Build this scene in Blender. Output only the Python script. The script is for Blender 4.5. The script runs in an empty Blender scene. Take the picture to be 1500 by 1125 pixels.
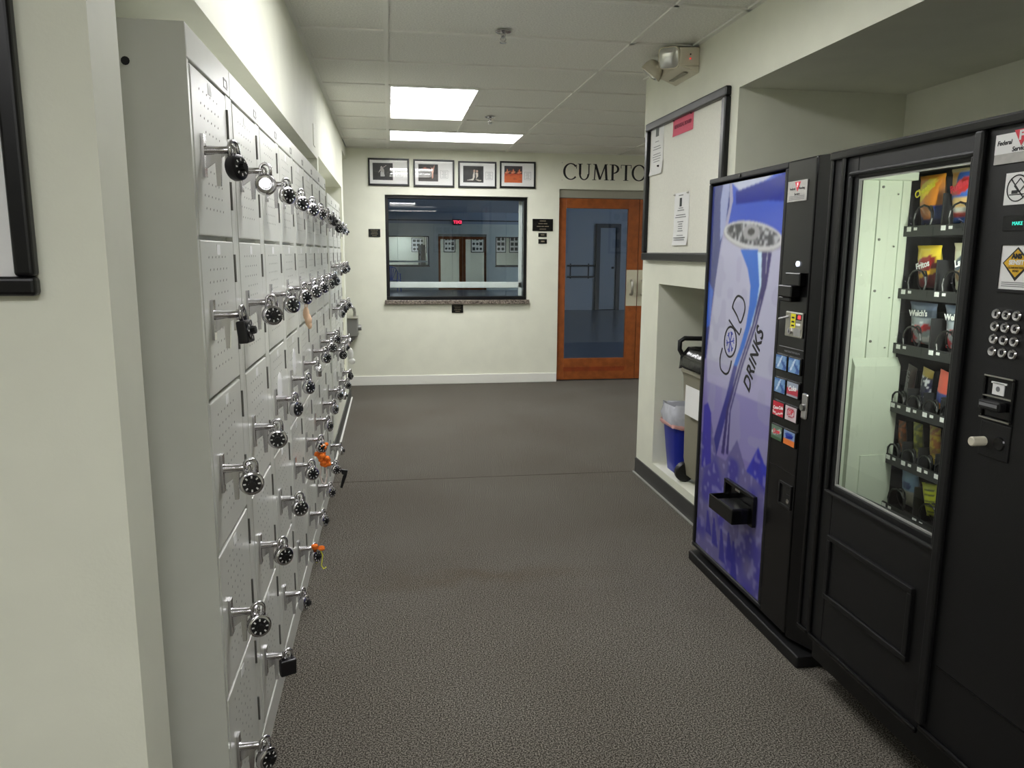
import bpy, math, random
import numpy as np
from mathutils import Vector, Matrix
random.seed(7)
SC = bpy.context.scene
COL = SC.collection
PI = math.pi

# ------------------------------------------------------------------ camera, world, exposure
cam_data = bpy.data.cameras.new('camera')
cam = bpy.data.objects.new('camera', cam_data); COL.objects.link(cam)
FPX, PITCH, YAW, ROLL, EYE = 1123.16, .1697, .1576, -.0067, 1.405
cam_data.sensor_width = 36.0
cam_data.lens = FPX / 1500 * 36
cam_data.clip_start = .02
cy, sy, cp, sp, cr, sr = math.cos(YAW), math.sin(YAW), math.cos(PITCH), math.sin(PITCH), math.cos(ROLL), math.sin(ROLL)
e_r = Vector((cy, -sy, 0)); e_u = Vector((sy * sp, cy * sp, cp)); e_d = Vector((sy * cp, cy * cp, -sp))
rt = e_r * cr - e_u * sr; up = e_r * sr + e_u * cr
cam.matrix_world = Matrix(((rt.x, up.x, -e_d.x, 0), (rt.y, up.y, -e_d.y, 0), (rt.z, up.z, -e_d.z, EYE), (0, 0, 0, 1)))
SC.camera = cam
world = bpy.data.worlds.new('world'); SC.world = world; world.use_nodes = True
world.node_tree.nodes['Background'].inputs[0].default_value = (.8, .85, 1, 1)
world.node_tree.nodes['Background'].inputs[1].default_value = .02
SC.view_settings.view_transform = 'Standard'
SC.view_settings.look = 'None'
SC.view_settings.gamma = 1
SC.view_settings.use_curve_mapping = False
SC.view_settings.exposure = 0.0
LAMP = 15.8            # strength of the lit troffer lenses
LAMP_COL = (.99, .985, 1)
STUDIO_DAY = 24.0      # daylight through the studio's side window
SNACK_LAMP = 80.0

# ------------------------------------------------------------------ materials
MATS = {}
def lin(c):
    return tuple(((v / 255) / 12.92 if v / 255 <= .04045 else ((v / 255 + .055) / 1.055) ** 2.4) for v in c)

def mat(name, rgb, rough=.5, metal=0, noise=0, nscale=30, bump=0, bscale=200, spec=.5, coat=0, detail=3):
    """rgb in sRGB 0-255; NOISE mixes the colour with a darker one, BUMP gives fine relief."""
    if name in MATS: return MATS[name]
    m = bpy.data.materials.new(name); m.use_nodes = True
    nt = m.node_tree; b = nt.nodes['Principled BSDF']
    c = lin(rgb)
    b.inputs['Base Color'].default_value = (*c, 1)
    b.inputs['Roughness'].default_value = rough
    b.inputs['Metallic'].default_value = metal
    b.inputs['Specular IOR Level'].default_value = spec
    b.inputs['Coat Weight'].default_value = coat
    tc = nt.nodes.new('ShaderNodeTexCoord')
    if noise:
        n = nt.nodes.new('ShaderNodeTexNoise'); n.inputs['Scale'].default_value = nscale; n.inputs['Detail'].default_value = detail
        nt.links.new(tc.outputs['Object'], n.inputs['Vector'])
        r = nt.nodes.new('ShaderNodeValToRGB')
        r.color_ramp.elements[0].position = .35; r.color_ramp.elements[1].position = .65
        r.color_ramp.elements[0].color = (*[v * (1 - noise) for v in c], 1)
        r.color_ramp.elements[1].color = (*[min(1, v * (1 + noise * .5)) for v in c], 1)
        nt.links.new(n.outputs['Fac'], r.inputs['Fac']); nt.links.new(r.outputs['Color'], b.inputs['Base Color'])
    if bump:
        n2 = nt.nodes.new('ShaderNodeTexNoise'); n2.inputs['Scale'].default_value = bscale; n2.inputs['Detail'].default_value = 2
        nt.links.new(tc.outputs['Object'], n2.inputs['Vector'])
        bp = nt.nodes.new('ShaderNodeBump'); bp.inputs['Strength'].default_value = bump; bp.inputs['Distance'].default_value = .002
        nt.links.new(n2.outputs['Fac'], bp.inputs['Height']); nt.links.new(bp.outputs['Normal'], b.inputs['Normal'])
    MATS[name] = m
    return m

def emit(name, rgb, strength):
    m = bpy.data.materials.new(name); m.use_nodes = True
    b = m.node_tree.nodes['Principled BSDF']
    b.inputs['Base Color'].default_value = (*rgb, 1)
    b.inputs['Emission Color'].default_value = (*rgb, 1); b.inputs['Emission Strength'].default_value = strength
    MATS[name] = m
    return m

def glass(name, tint=(1, 1, 1), boost=0.0, rough=0.0):
    """thin pane: clear with a Fresnel reflection"""
    m = bpy.data.materials.new(name); m.use_nodes = True
    nt = m.node_tree; nt.nodes.clear()
    o = nt.nodes.new('ShaderNodeOutputMaterial'); t = nt.nodes.new('ShaderNodeBsdfTransparent'); g = nt.nodes.new('ShaderNodeBsdfGlossy')
    t.inputs[0].default_value = (*tint, 1); g.inputs['Roughness'].default_value = rough
    f = nt.nodes.new('ShaderNodeFresnel'); f.inputs[0].default_value = 1.5
    a = nt.nodes.new('ShaderNodeMath'); a.operation = 'ADD'; a.inputs[1].default_value = boost; a.use_clamp = True
    mx = nt.nodes.new('ShaderNodeMixShader')
    ge = nt.nodes.new('ShaderNodeNewGeometry'); inv = nt.nodes.new('ShaderNodeMath'); inv.operation = 'SUBTRACT'; inv.inputs[0].default_value = 1
    mu = nt.nodes.new('ShaderNodeMath'); mu.operation = 'MULTIPLY'
    nt.links.new(ge.outputs['Backfacing'], inv.inputs[1]); nt.links.new(a.outputs[0], mu.inputs[0]); nt.links.new(inv.outputs[0], mu.inputs[1])
    nt.links.new(f.outputs[0], a.inputs[0]); nt.links.new(mu.outputs[0], mx.inputs[0])
    nt.links.new(t.outputs[0], mx.inputs[1]); nt.links.new(g.outputs[0], mx.inputs[2]); nt.links.new(mx.outputs[0], o.inputs[0])
    MATS[name] = m
    return m

def attr_mat(name, rough=.4, spec=.5, coat=0):
    """printed surface whose colours sit in the mesh's 'print' attribute"""
    if name in MATS: return MATS[name]
    m = bpy.data.materials.new(name); m.use_nodes = True
    nt = m.node_tree; b = nt.nodes['Principled BSDF']
    a = nt.nodes.new('ShaderNodeAttribute'); a.attribute_name = 'print'
    nt.links.new(a.outputs['Color'], b.inputs['Base Color'])
    b.inputs['Roughness'].default_value = rough; b.inputs['Specular IOR Level'].default_value = spec; b.inputs['Coat Weight'].default_value = coat
    MATS[name] = m
    return m

M_wall = mat('cream_wall_paint', (228, 229, 212), .6, noise=.03, nscale=6, bump=.12, bscale=160)
M_white = mat('white_trim_paint', (232, 232, 224), .4)
M_tile = mat('ceiling_tile_mineral', (236, 236, 228), .95, noise=.12, nscale=120, bump=.3, bscale=180, spec=.1)
M_tee = mat('ceiling_grid_white', (234, 234, 226), .6)
M_plenum = mat('plenum_grey', (60, 60, 58), .9)
M_locker = mat('locker_grey_enamel', (210, 211, 202), .32, noise=.02, nscale=12, bump=.05, bscale=90, spec=.5)
M_lock_in = mat('locker_inside_dark', (70, 72, 66), .7)
M_hole = mat('punched_hole_dark', (92, 94, 86), .8)
M_chrome = mat('chrome', (205, 203, 205), .16, 1)
M_steel = mat('brushed_steel', (190, 188, 178), .38, 1, noise=.06, nscale=60)
M_hinge = mat('dark_hinge_steel', (124, 124, 118), .4, .6)
M_black = mat('black_plastic', (16, 16, 17), .35)
M_blackm = mat('black_powder_coat', (15, 15, 16), .45, noise=.1, nscale=300, bump=.25, bscale=500, spec=.4)
M_blackg = mat('black_gloss', (11, 11, 12), .25, spec=.4)
M_frame = mat('black_lacquer_frame', (11, 11, 13), .3, spec=.4)
M_mat = mat('mat_board_white', (238, 238, 236), .8)
M_paper = mat('white_paper', (240, 240, 238), .8)
M_pink = mat('pink_paper', (226, 98, 122), .75)
M_ink = mat('black_ink', (24, 24, 26), .6)
M_inkg = mat('grey_ink', (120, 120, 122), .7)
M_wood = mat('red_oak_stain', (150, 82, 38), .32, noise=.22, nscale=14, spec=.4)
M_wood2 = mat('dark_oak_inlay', (140, 62, 26), .35, noise=.2, nscale=14)
M_base = mat('charcoal_vinyl_base', (62, 62, 60), .45)
M_granite = mat('speckled_granite', (128, 118, 108), .25, noise=.8, nscale=75)
M_brass = mat('pale_engraving', (120, 112, 92), .5, .2)
M_silver = mat('silver_label_stock', (178, 176, 172), .35, .3, noise=.1, nscale=60)
M_red = mat('red_print', (220, 40, 62), .45)
M_yel = mat('yellow_print', (226, 216, 40), .5)
M_gold = mat('amber_print', (224, 178, 36), .45)
M_blue = mat('blue_plastic', (30, 44, 150), .32)
M_grey_p = mat('taupe_plastic', (140, 136, 118), .5, bump=.1, bscale=60)
M_bag = mat('clear_liner_plastic', (196, 198, 206), .22, noise=.12, nscale=20, bump=.9, bscale=18)
M_blackbag = mat('black_liner_plastic', (14, 14, 15), .15, bump=1, bscale=22)
M_pinkrim = mat('pink_liner_edge', (232, 178, 172), .4, bump=.5, bscale=22)
M_ivory = mat('ivory_abs', (214, 208, 188), .4)
M_lens = mat('lamp_head_lens', (214, 214, 208), .08, .6)
M_grey = mat('grey_metal_paint', (134, 134, 130), .35, .3)
M_white_in = mat('snack_cabinet_white', (206, 214, 196), .4)
M_tray = mat('tray_charcoal', (36, 36, 38), .5)
M_studio_wall = mat('studio_grey_wall', (172, 178, 186), .8)
M_studio_floor = mat('studio_vinyl_floor', (88, 96, 110), .28)
M_studio_dark = mat('studio_dark_trim', (34, 38, 46), .5)
M_mirror = mat('mirror_silver', (222, 228, 232), 0.0, 1)
M_chair = mat('blue_chair_plastic', (70, 100, 190), .35)
M_orange = mat('orange_yarn', (240, 120, 30), .8, noise=.2, nscale=200, bump=.5, bscale=300)
M_peach = mat('peach_satin', (216, 182, 150), .4)
M_cord = mat('pale_cord', (222, 205, 198), .6)
M_ycord = mat('yellow_cord', (214, 214, 60), .6)
M_lamp = emit('lit_lens', LAMP_COL, LAMP)
M_led = emit('red_led', (1, .05, .05), 1.3)
M_exit = emit('exit_red', (1, .04, .1), 2.2)
M_teal = emit('teal_display', (.05, .8, .6), .9)
M_day = emit('daylight_pane', (.68, .82, 1.0), STUDIO_DAY)
M_tube = emit('snack_tube', (.95, 1, .9), SNACK_LAMP)
M_btnlamp = emit('coin_button_lamp', (.85, .88, 1), 1.2)
M_pane = glass('clear_pane', (.94, .97, .98), .03)
M_picglass = glass('picture_glass', (1, 1, 1), .03)
M_snackglass = glass('snack_glass', (.96, .98, .96), 0.0)
M_print = attr_mat('printed_sheet', .5)
M_panel = attr_mat('soda_panel_print', .16, .5)
M_bagprint = attr_mat('snack_film_print', .28, .6)

def carpet():
    m = bpy.data.materials.new('brown_grey_carpet'); m.use_nodes = True
    nt = m.node_tree; b = nt.nodes['Principled BSDF']
    tc = nt.nodes.new('ShaderNodeTexCoord')
    v = nt.nodes.new('ShaderNodeTexNoise'); v.inputs['Scale'].default_value = 215; v.inputs['Detail'].default_value = 2.5; v.inputs['Roughness'].default_value = .7
    nt.links.new(tc.outputs['Object'], v.inputs['Vector'])
    r = nt.nodes.new('ShaderNodeValToRGB')
    e = r.color_ramp.elements
    e[0].position = .42; e[0].color = (*lin((50, 46, 41)), 1)
    e[1].position = .585; e[1].color = (*lin((142, 137, 128)), 1)
    k = e.new(.5); k.color = (*lin((91, 88, 81)), 1)
    nt.links.new(v.outputs['Fac'], r.inputs['Fac'])
    w = nt.nodes.new('ShaderNodeTexNoise'); w.inputs['Scale'].default_value = 1.3; w.inputs['Detail'].default_value = 3
    nt.links.new(tc.outputs['Object'], w.inputs['Vector'])
    r2 = nt.nodes.new('ShaderNodeValToRGB'); r2.color_ramp.elements[0].position = .3; r2.color_ramp.elements[1].position = .7
    r2.color_ramp.elements[0].color = (.84, .82, .8, 1); r2.color_ramp.elements[1].color = (1, 1, 1, 1)
    nt.links.new(w.outputs['Fac'], r2.inputs['Fac'])
    mx = nt.nodes.new('ShaderNodeMix'); mx.data_type = 'RGBA'; mx.blend_type = 'MULTIPLY'; mx.inputs[0].default_value = 1
    nt.links.new(r.outputs['Color'], mx.inputs[6]); nt.links.new(r2.outputs['Color'], mx.inputs[7])
    # worn brown tide mark across the walkway (a stain with its own outline)
    sep = nt.nodes.new('ShaderNodeSeparateXYZ'); nt.links.new(tc.outputs['Object'], sep.inputs[0])
    wob = nt.nodes.new('ShaderNodeTexNoise'); wob.inputs['Scale'].default_value = 5; nt.links.new(tc.outputs['Object'], wob.inputs['Vector'])
    def mth(op, a, bb, clamp=False):
        n = nt.nodes.new('ShaderNodeMath'); n.operation = op; n.use_clamp = clamp
        for i, x in enumerate((a, bb)):
            if isinstance(x, (int, float)): n.inputs[i].default_value = x
            else: nt.links.new(x, n.inputs[i])
        return n.outputs[0]
    yy = mth('ADD', sep.outputs['Y'], mth('MULTIPLY', mth('SUBTRACT', wob.outputs['Fac'], .5), .35))
    d = mth('ABSOLUTE', mth('SUBTRACT', yy, 3.16), 0)
    stain = mth('SUBTRACT', 1, mth('MULTIPLY', d, 9), True)
    xr = mth('SUBTRACT', 1, mth('MULTIPLY', mth('ABSOLUTE', mth('SUBTRACT', sep.outputs['X'], .35), 0), 1.4), True)
    sf = mth('MULTIPLY', mth('MULTIPLY', stain, xr), .55)
    mx2 = nt.nodes.new('ShaderNodeMix'); mx2.data_type = 'RGBA'; mx2.blend_type = 'MULTIPLY'
    nt.links.new(sf, mx2.inputs[0]); nt.links.new(mx.outputs[2], mx2.inputs[6]); mx2.inputs[7].default_value = (.82, .72, .6, 1)
    nt.links.new(mx2.outputs[2], b.inputs['Base Color'])
    b.inputs['Roughness'].default_value = 1; b.inputs['Specular IOR Level'].default_value = .05
    bp = nt.nodes.new('ShaderNodeBump'); bp.inputs['Strength'].default_value = .5; bp.inputs['Distance'].default_value = .003
    nt.links.new(v.outputs['Fac'], bp.inputs['Height']); nt.links.new(bp.outputs['Normal'], b.inputs['Normal'])
    return m
M_carpet = carpet()

# ------------------------------------------------------------------ mesh helpers
class MB:
    def __init__(s): s.v = []; s.f = []; s.m = []; s.cur = 0
    def add(s, vs, fs):
        k = len(s.v); s.v += [tuple(p) for p in vs]
        for f in fs: s.f.append(tuple(i + k for i in f)); s.m.append(s.cur)
        return s
    def box(s, x0, x1, y0, y1, z0, z1):
        vs = [(x, y, z) for z in (z0, z1) for y in (y0, y1) for x in (x0, x1)]
        return s.add(vs, [(0, 2, 3, 1), (4, 5, 7, 6), (0, 1, 5, 4), (2, 6, 7, 3), (0, 4, 6, 2), (1, 3, 7, 5)])
    def hexa(s, a, b):
        """a, b: two quads (4 points each, same order) joined into a solid"""
        return s.add(list(a) + list(b), [(3, 2, 1, 0), (4, 5, 6, 7), (0, 1, 5, 4), (1, 2, 6, 5), (2, 3, 7, 6), (3, 0, 4, 7)])
    def tube(s, pts, r, n=8, cap=True, closed=False):
        pts = [Vector(p) for p in pts]; N = len(pts)
        rs = r if isinstance(r, (list, tuple)) else [r] * N
        rings = []; prev = None
        for i, p in enumerate(pts):
            if closed: t = pts[(i + 1) % N] - pts[i - 1]
            else: t = pts[min(i + 1, N - 1)] - pts[max(i - 1, 0)]
            t.normalize()
            if prev is None:
                a = Vector((0, 0, 1)) if abs(t.z) < .9 else Vector((1, 0, 0))
                u = t.cross(a).normalized()
            else:
                u = (prev - t * prev.dot(t)).normalized()
            prev = u; w = t.cross(u)
            rings.append([p + (u * math.cos(2 * PI * j / n) + w * math.sin(2 * PI * j / n)) * rs[i] for j in range(n)])
        vs = [q for rg in rings for q in rg]; fs = []
        for i in range(N if closed else N - 1):
            a, b = i * n, ((i + 1) % N) * n
            for j in range(n): fs.append((a + j, a + (j + 1) % n, b + (j + 1) % n, b + j))
        if cap and not closed:
            fs.append(tuple(range(n - 1, -1, -1))); fs.append(tuple((N - 1) * n + j for j in range(n)))
        return s.add(vs, fs)
    def lathe(s, prof, n=24, axis='Z', o=(0, 0, 0)):
        """prof: list of (radius, height)"""
        vs = []; fs = []
        for r, h in prof:
            for j in range(n):
                c, q = math.cos(2 * PI * j / n) * r, math.sin(2 * PI * j / n) * r
                p = {'Z': (c, q, h), 'Y': (q, h, c), 'X': (h, c, q)}[axis]
                vs.append((p[0] + o[0], p[1] + o[1], p[2] + o[2]))
        for i in range(len(prof) - 1):
            for j in range(n): fs.append((i * n + j, i * n + (j + 1) % n, (i + 1) * n + (j + 1) % n, (i + 1) * n + j))
        if prof[0][0] > 1e-6: fs.append(tuple(range(n - 1, -1, -1)))
        if prof[-1][0] > 1e-6: fs.append(tuple((len(prof) - 1) * n + j for j in range(n)))
        return s.add(vs, fs)
    def prism(s, poly, z0, z1):
        """poly in local xy, extruded along z"""
        n = len(poly)
        vs = [(x, y, z0) for x, y in poly] + [(x, y, z1) for x, y in poly]
        fs = [tuple(range(n - 1, -1, -1)), tuple(range(n, 2 * n))]
        for i in range(n): fs.append((i, (i + 1) % n, n + (i + 1) % n, n + i))
        return s.add(vs, fs)
    def ring(s, x0, x1, y0, y1, t, z0, z1, tb=None):
        """rectangular picture-frame ring in local xy"""
        tb = t if tb is None else tb
        s.box(x0, x1, y1 - t, y1, z0, z1); s.box(x0, x1, y0, y0 + tb, z0, z1)
        s.box(x0, x0 + t, y0 + tb, y1 - t, z0, z1); s.box(x1 - t, x1, y0 + tb, y1 - t, z0, z1)
        return s
    def data(s, name, mats):
        me = bpy.data.meshes.new(name); me.from_pydata(s.v, [], s.f)
        for m in (mats if isinstance(mats, (list, tuple)) else [mats]): me.materials.append(m)
        if any(s.m): me.polygons.foreach_set('material_index', s.m)
        me.update()
        return me

def fix_normals(me):
    import bmesh
    bm = bmesh.new(); bm.from_mesh(me); bmesh.ops.recalc_face_normals(bm, faces=bm.faces); bm.to_mesh(me); bm.free()

def obj(name, mb, m, parent=None, smooth=None, bevel=0, kind=None, label=None, segs=2):
    me = mb if isinstance(mb, bpy.types.Mesh) else mb.data(name, m)
    if not isinstance(mb, bpy.types.Mesh): fix_normals(me)
    o = bpy.data.objects.new(name, me); COL.objects.link(o)
    if parent is not None: o.parent = parent
    if smooth is not None:
        me.polygons.foreach_set('use_smooth', [True] * len(me.polygons))
        me.set_sharp_from_angle(angle=math.radians(smooth))
    if bevel:
        b = o.modifiers.new('bevel', 'BEVEL'); b.width = bevel; b.segments = segs; b.limit_method = 'ANGLE'; b.angle_limit = math.radians(50)
    if kind: o['kind'] = kind
    if label: o['label'] = label
    return o

def tag(o, label, cat, group=None):
    o['label'] = label; o['category'] = cat
    if group: o['group'] = group
    return o

def thing(name, label, cat, loc=(0, 0, 0), right=None, upv=(0, 0, 1), group=None, rotz=0):
    """Empty at the thing's base; RIGHT gives a wall-mounted thing's own axes: x right, y up, z out of the wall"""
    o = bpy.data.objects.new(name, None); COL.objects.link(o)
    if right is not None:
        r = Vector(right); u = Vector(upv); n = r.cross(u)
        o.matrix_world = Matrix(((r.x, u.x, n.x, loc[0]), (r.y, u.y, n.y, loc[1]), (r.z, u.z, n.z, loc[2]), (0, 0, 0, 1)))
    else:
        o.location = loc; o.rotation_euler = (0, 0, rotz)
    o.empty_display_size = .05
    return tag(o, label, cat, group)

def struct(name, mb, m, parent=None, **k):
    o = obj(name, mb, m, parent, **k); o['kind'] = 'structure'
    return o

R_RIGHT = (0, -1, 0)     # things facing -X (right-hand wall, machines)
R_BACK = (1, 0, 0)       # things facing -Y (back wall)
R_LEFT = (0, 1, 0)       # things facing +X
R_REAR = (-1, 0, 0)      # things facing +Y

def text_mesh(s, size, align='CENTER', shear=0, bold=0, ext=.0003, spacing=1.0, mat_=None, res=3):
    cu = bpy.data.curves.new('lettering', 'FONT'); cu.body = s; cu.size = size; cu.align_x = align; cu.align_y = 'CENTER'
    cu.shear = shear; cu.offset = bold; cu.extrude = ext; cu.space_character = spacing; cu.resolution_u = res
    t = bpy.data.objects.new('lettering', cu)
    me = bpy.data.meshes.new_from_object(t)
    bpy.data.objects.remove(t); bpy.data.curves.remove(cu)
    me.name = 'lettering'
    me.materials.clear(); me.materials.append(mat_ or M_ink)
    return me

def text(s, size, x, y, z, m, parent, rot=0, name='lettering', sx=1, **k):
    me = text_mesh(s, size, mat_=m, **k)
    o = bpy.data.objects.new(name, me); COL.objects.link(o); o.parent = parent
    o.location = (x, y, z); o.rotation_euler = (0, 0, rot); o.scale = (sx, 1, 1)
    return o

def print_sheet(name, w, h, nx, ny, paint, m, parent, loc=(0, 0, 0), z=0, blur=0):
    """flat printed sheet in local xy; PAINT(U, V arrays in metres) -> linear rgb array, kept per vertex"""
    xs = np.linspace(0, w, nx); ys = np.linspace(0, h, ny)
    U, V = np.meshgrid(xs, ys)
    vs = np.stack([U.ravel() + loc[0], V.ravel() + loc[1], 0 * U.ravel() + z], 1)
    i = (np.arange(ny - 1)[:, None] * nx + np.arange(nx - 1)[None]).ravel()
    fs = np.stack([i, i + 1, i + nx + 1, i + nx], 1)
    me = bpy.data.meshes.new(name)
    me.from_pydata(vs.tolist(), [], fs.tolist())
    rgb = paint(U.ravel(), V.ravel())
    for _ in range(blur):     # the soft edges of a photographic print
        g = np.pad(rgb.reshape(ny, nx, 3), ((1, 1), (1, 1), (0, 0)), 'edge')
        g = (g[:, :-2] + 2 * g[:, 1:-1] + g[:, 2:]) / 4; g = (g[:-2] + 2 * g[1:-1] + g[2:]) / 4
        rgb = g.reshape(-1, 3)
    a = me.color_attributes.new('print', 'FLOAT_COLOR', 'POINT')
    a.data.foreach_set('color', np.concatenate([rgb, np.ones((len(rgb), 1))], 1).astype(np.float32).ravel())
    me.materials.append(m); me.update()
    o = bpy.data.objects.new(name, me); COL.objects.link(o)
    if parent is not None: o.parent = parent
    return o

def L(c): return np.array(lin(c))
def fill(rgb, mask, c, a=1.0):
    m = np.clip(mask.astype(float), 0, 1)[:, None] * a
    rgb[:] = rgb * (1 - m) + L(c) * m
def inpoly(U, V, poly):
    r = np.zeros(len(U), bool); n = len(poly)
    for i in range(n):
        (x1, y1), (x2, y2) = poly[i], poly[i - 1]
        if y1 == y2: continue
        c = (y1 > V) != (y2 > V)
        r ^= c & (U < (x2 - x1) * (V - y1) / (y2 - y1) + x1)
    return r
def ell(U, V, x, y, rx, ry, rot=0):
    c, s = math.cos(rot), math.sin(rot)
    a, b = (U - x) * c + (V - y) * s, -(U - x) * s + (V - y) * c
    return (a / rx) ** 2 + (b / ry) ** 2 < 1
def vnoise(U, V, f, seed):
    rs = np.random.RandomState(seed); g = rs.rand(64, 64)
    x, y = U * f, V * f; i, j = np.floor(x).astype(int), np.floor(y).astype(int)
    fx, fy = x - i, y - j; fx = fx * fx * (3 - 2 * fx); fy = fy * fy * (3 - 2 * fy)
    G = lambda a, b: g[a % 64, b % 64]
    return (G(i, j) * (1 - fx) + G(i + 1, j) * fx) * (1 - fy) + (G(i, j + 1) * (1 - fx) + G(i + 1, j + 1) * fx) * fy

# ------------------------------------------------------------------ dimensions
D = 8.2          # hall face of the back wall
ZC = 2.44        # ceiling
XL = -.415       # left bulkhead plane
XR = 1.56        # right wall plane
MIR = 18.7       # studio mirror

# ------------------------------------------------------------------ structure
struct('floor', MB().box(-3, 6.8, -4.6, D + .15, -.05, 0), M_carpet)
# two faint carpet seams
struct('trim_1', MB().box(-.37, XR, 4.665, 4.673, 0, .0015), mat('carpet_seam', (84, 79, 72), 1, spec=.05))
# left
struct('wall_left_near', MB().box(-3, XL, 1.235, 1.36, 0, ZC), M_wall)
struct('wall_left_bulkhead', MB().box(-.82, XL, 1.36, 4.86, 1.95, ZC).box(-.82, XL, 4.95, 7.25, 1.975, ZC)
       .box(-1.6, XL, 7.5, D, 2.33, ZC), M_wall)
struct('wall_left_niche', MB().box(-.92, -.82, 1.36, 7.25, 0, ZC), M_wall)
struct('wall_left_post', MB().box(-.82, XL, 4.865, 4.945, 0, ZC), M_wall)
struct('wall_left_sill', MB().box(-.82, XL + .015, 4.945, 7.25, 0, .285), M_wall)
struct('wall_left_end', MB().box(-.82, XL, 7.25, 7.5, 0, ZC), M_wall)
struct('wall_left_passage', MB().box(-1.7, -1.6, 7.2, D, 0, ZC).box(-1.6, -.82, 7.2, 7.3, 0, ZC), M_wall)
struct('baseboard_left', MB().box(XL + .015, XL + .023, 4.95, 7.5, 0, .11), M_base)
struct('trim_2', MB().box(XL + .023, XL + .035, 4.95, 7.5, 0, .008), M_white)
# back wall with window openings and the door opening
WX0, WX1, WZ0, WZ1 = -.035, 1.462, .905, 1.985
W2X0, W2X1 = 3.95, 5.45
DX0, DX1, DZ1 = 1.80, 3.62, 2.075
TH = .16
def back(x0, x1, z0, z1): wall_back.box(x0, x1, D, D + TH, z0, z1)
wall_back = MB()
back(-1.7, WX0, 0, ZC); back(WX0, WX1, 0, WZ0); back(WX0, WX1, WZ1, ZC); back(WX1, DX0, 0, ZC)
back(DX0, DX1, DZ1, ZC); back(DX1, W2X0, 0, ZC); back(W2X0, W2X1, 0, WZ0); back(W2X0, W2X1, WZ1, ZC); back(W2X1, 6.8, 0, ZC)
struct('wall_back', wall_back, M_wall)
struct('baseboard_back', MB().box(-.55, DX0 - .003, D - .014, D, 0, .1), M_white, bevel=.004)
# right: wall block with the low niche
NY0, NY1, NZ0, NZ1 = 3.50, 4.345, .145, 1.23
b = MB()
b.box(XR, 2.45, 3.40, 4.65, NZ1, ZC); b.box(XR, 2.45, NY1, 4.65, 0, NZ1); b.box(XR, 2.45, 3.40, NY0, 0, NZ1)
b.box(2.30, 2.45, NY0, NY1, 0, NZ1); b.box(XR, 2.30, NY0, NY1, 0, NZ0)
struct('wall_right', b, M_wall)
struct('wall_right_corner', MB().box(XR, 2.45, 4.65, 4.705, 2.105, ZC), M_wall)
struct('baseboard_right', MB().box(XR - .008, XR, 3.4, 4.65, 0, .1), M_base)
struct('trim_3', MB().box(XR - .02, XR - .008, 3.4, 4.66, 0, .006), mat('base_edge_metal', (150, 150, 146), .4))
struct('wall_right_bulkhead', MB().box(XR, 2.45, .9, 3.40, 2.14, ZC), M_wall)
struct('wall_right_niche', MB().box(2.385, 2.45, .9, 3.40, 0, 2.14).box(XR, 2.45, .8, .9, 0, ZC), M_wall)
struct('wall_right_near', MB().box(2.35, 2.45, -4.6, .8, 0, ZC), M_wall)
struct('wall_right_return', MB().box(2.45, 6.8, 4.53, 4.65, 0, ZC), M_wall)
struct('wall_right_far', MB().box(6.7, 6.8, 4.65, D, 0, ZC), M_wall)
struct('wall_rear', MB().box(-3, 2.45, -4.7, -4.6, 0, ZC), M_wall)
struct('wall_left_rear', MB().box(-3.1, -3, -4.7, 1.36, 0, ZC), M_wall)

# ceiling: tees and 2x4 panels, each panel a piece
TE = [-.615 + .005, .005, 1.225, 2.445, 3.665, 4.885, 6.105]
RY0 = 3.3254; ROW = .6096
ceil = struct('ceiling', MB().box(-3.1, 6.8, -4.7, D + TH, ZC + .10, ZC + .14), M_plenum)
LAMPS = [  # x0,x1,y0,y1
    (.005, .615, RY0 + 3 * ROW, RY0 + 5 * ROW),
    (.005, 1.225, RY0 + 6 * ROW, RY0 + 7 * ROW),
    (.005, .615, RY0 - 2 * ROW, RY0),
    (3.665, 4.885, RY0 + 5 * ROW, RY0 + 6 * ROW),
    (.005, .615, RY0 - 8 * ROW, RY0 - 6 * ROW),
    (-1.825, -.605, RY0 - 8 * ROW, RY0 - 7 * ROW),
    (.005, 1.225, RY0 - 12 * ROW, RY0 - 11 * ROW),
]
tile_cache = {}
def tile(x0, x1, y0, y1):
    for a0, a1, b0, b1 in LAMPS:
        if x0 < a1 - .02 and x1 > a0 + .02 and y0 < b1 - .02 and y1 > b0 + .02:
            if a0 - .02 <= x0 and x1 <= a1 + .02: return
            if x1 > a1: return tile(a1, x1, y0, y1)
            return
    g = .004
    w, d = round(x1 - x0 - 2 * g, 3), round(y1 - y0 - 2 * g, 3)
    if (w, d) not in tile_cache:
        me = MB().box(0, w, 0, d, 0, .014).data('ceiling_tile', M_tile); tile_cache[(w, d)] = me
    o = bpy.data.objects.new('ceiling_tile', tile_cache[(w, d)]); COL.objects.link(o); o.parent = ceil
    o.location = (x0 + g, y0 + g, ZC + .006 + random.uniform(0, .0025))
def tee(x0, x1, y0, y1):
    obj('ceiling_tee', MB().box(x0, x1, y0, y1, ZC - .001, ZC + .03), M_tee, ceil)
rows = [(RY0 + i * ROW, RY0 + (i + 1) * ROW) for i in range(-8, 8)]
for y0, y1 in rows:
    y1 = min(y1, D)
    segs = [(XL, .005), (.005, 1.225)]
    if y0 < .9: segs = [(-1.825, -.605), (-.605, .005)] + segs[1:] + [(1.225, 2.35)]
    elif y0 < 4.7 - .2: segs += [(1.225, XR)]
    else: segs += [(1.225, 2.445), (2.445, 3.665), (3.665, 4.885)]
    for s0, s1 in segs: tile(s0, s1, y0, y1)
    if y0 > 0:
        tee(segs[0][0], .005 - .012, y0 - .012, y0 + .012); tee(.005 + .012, segs[-1][1], y0 - .012, y0 + .012)
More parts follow.
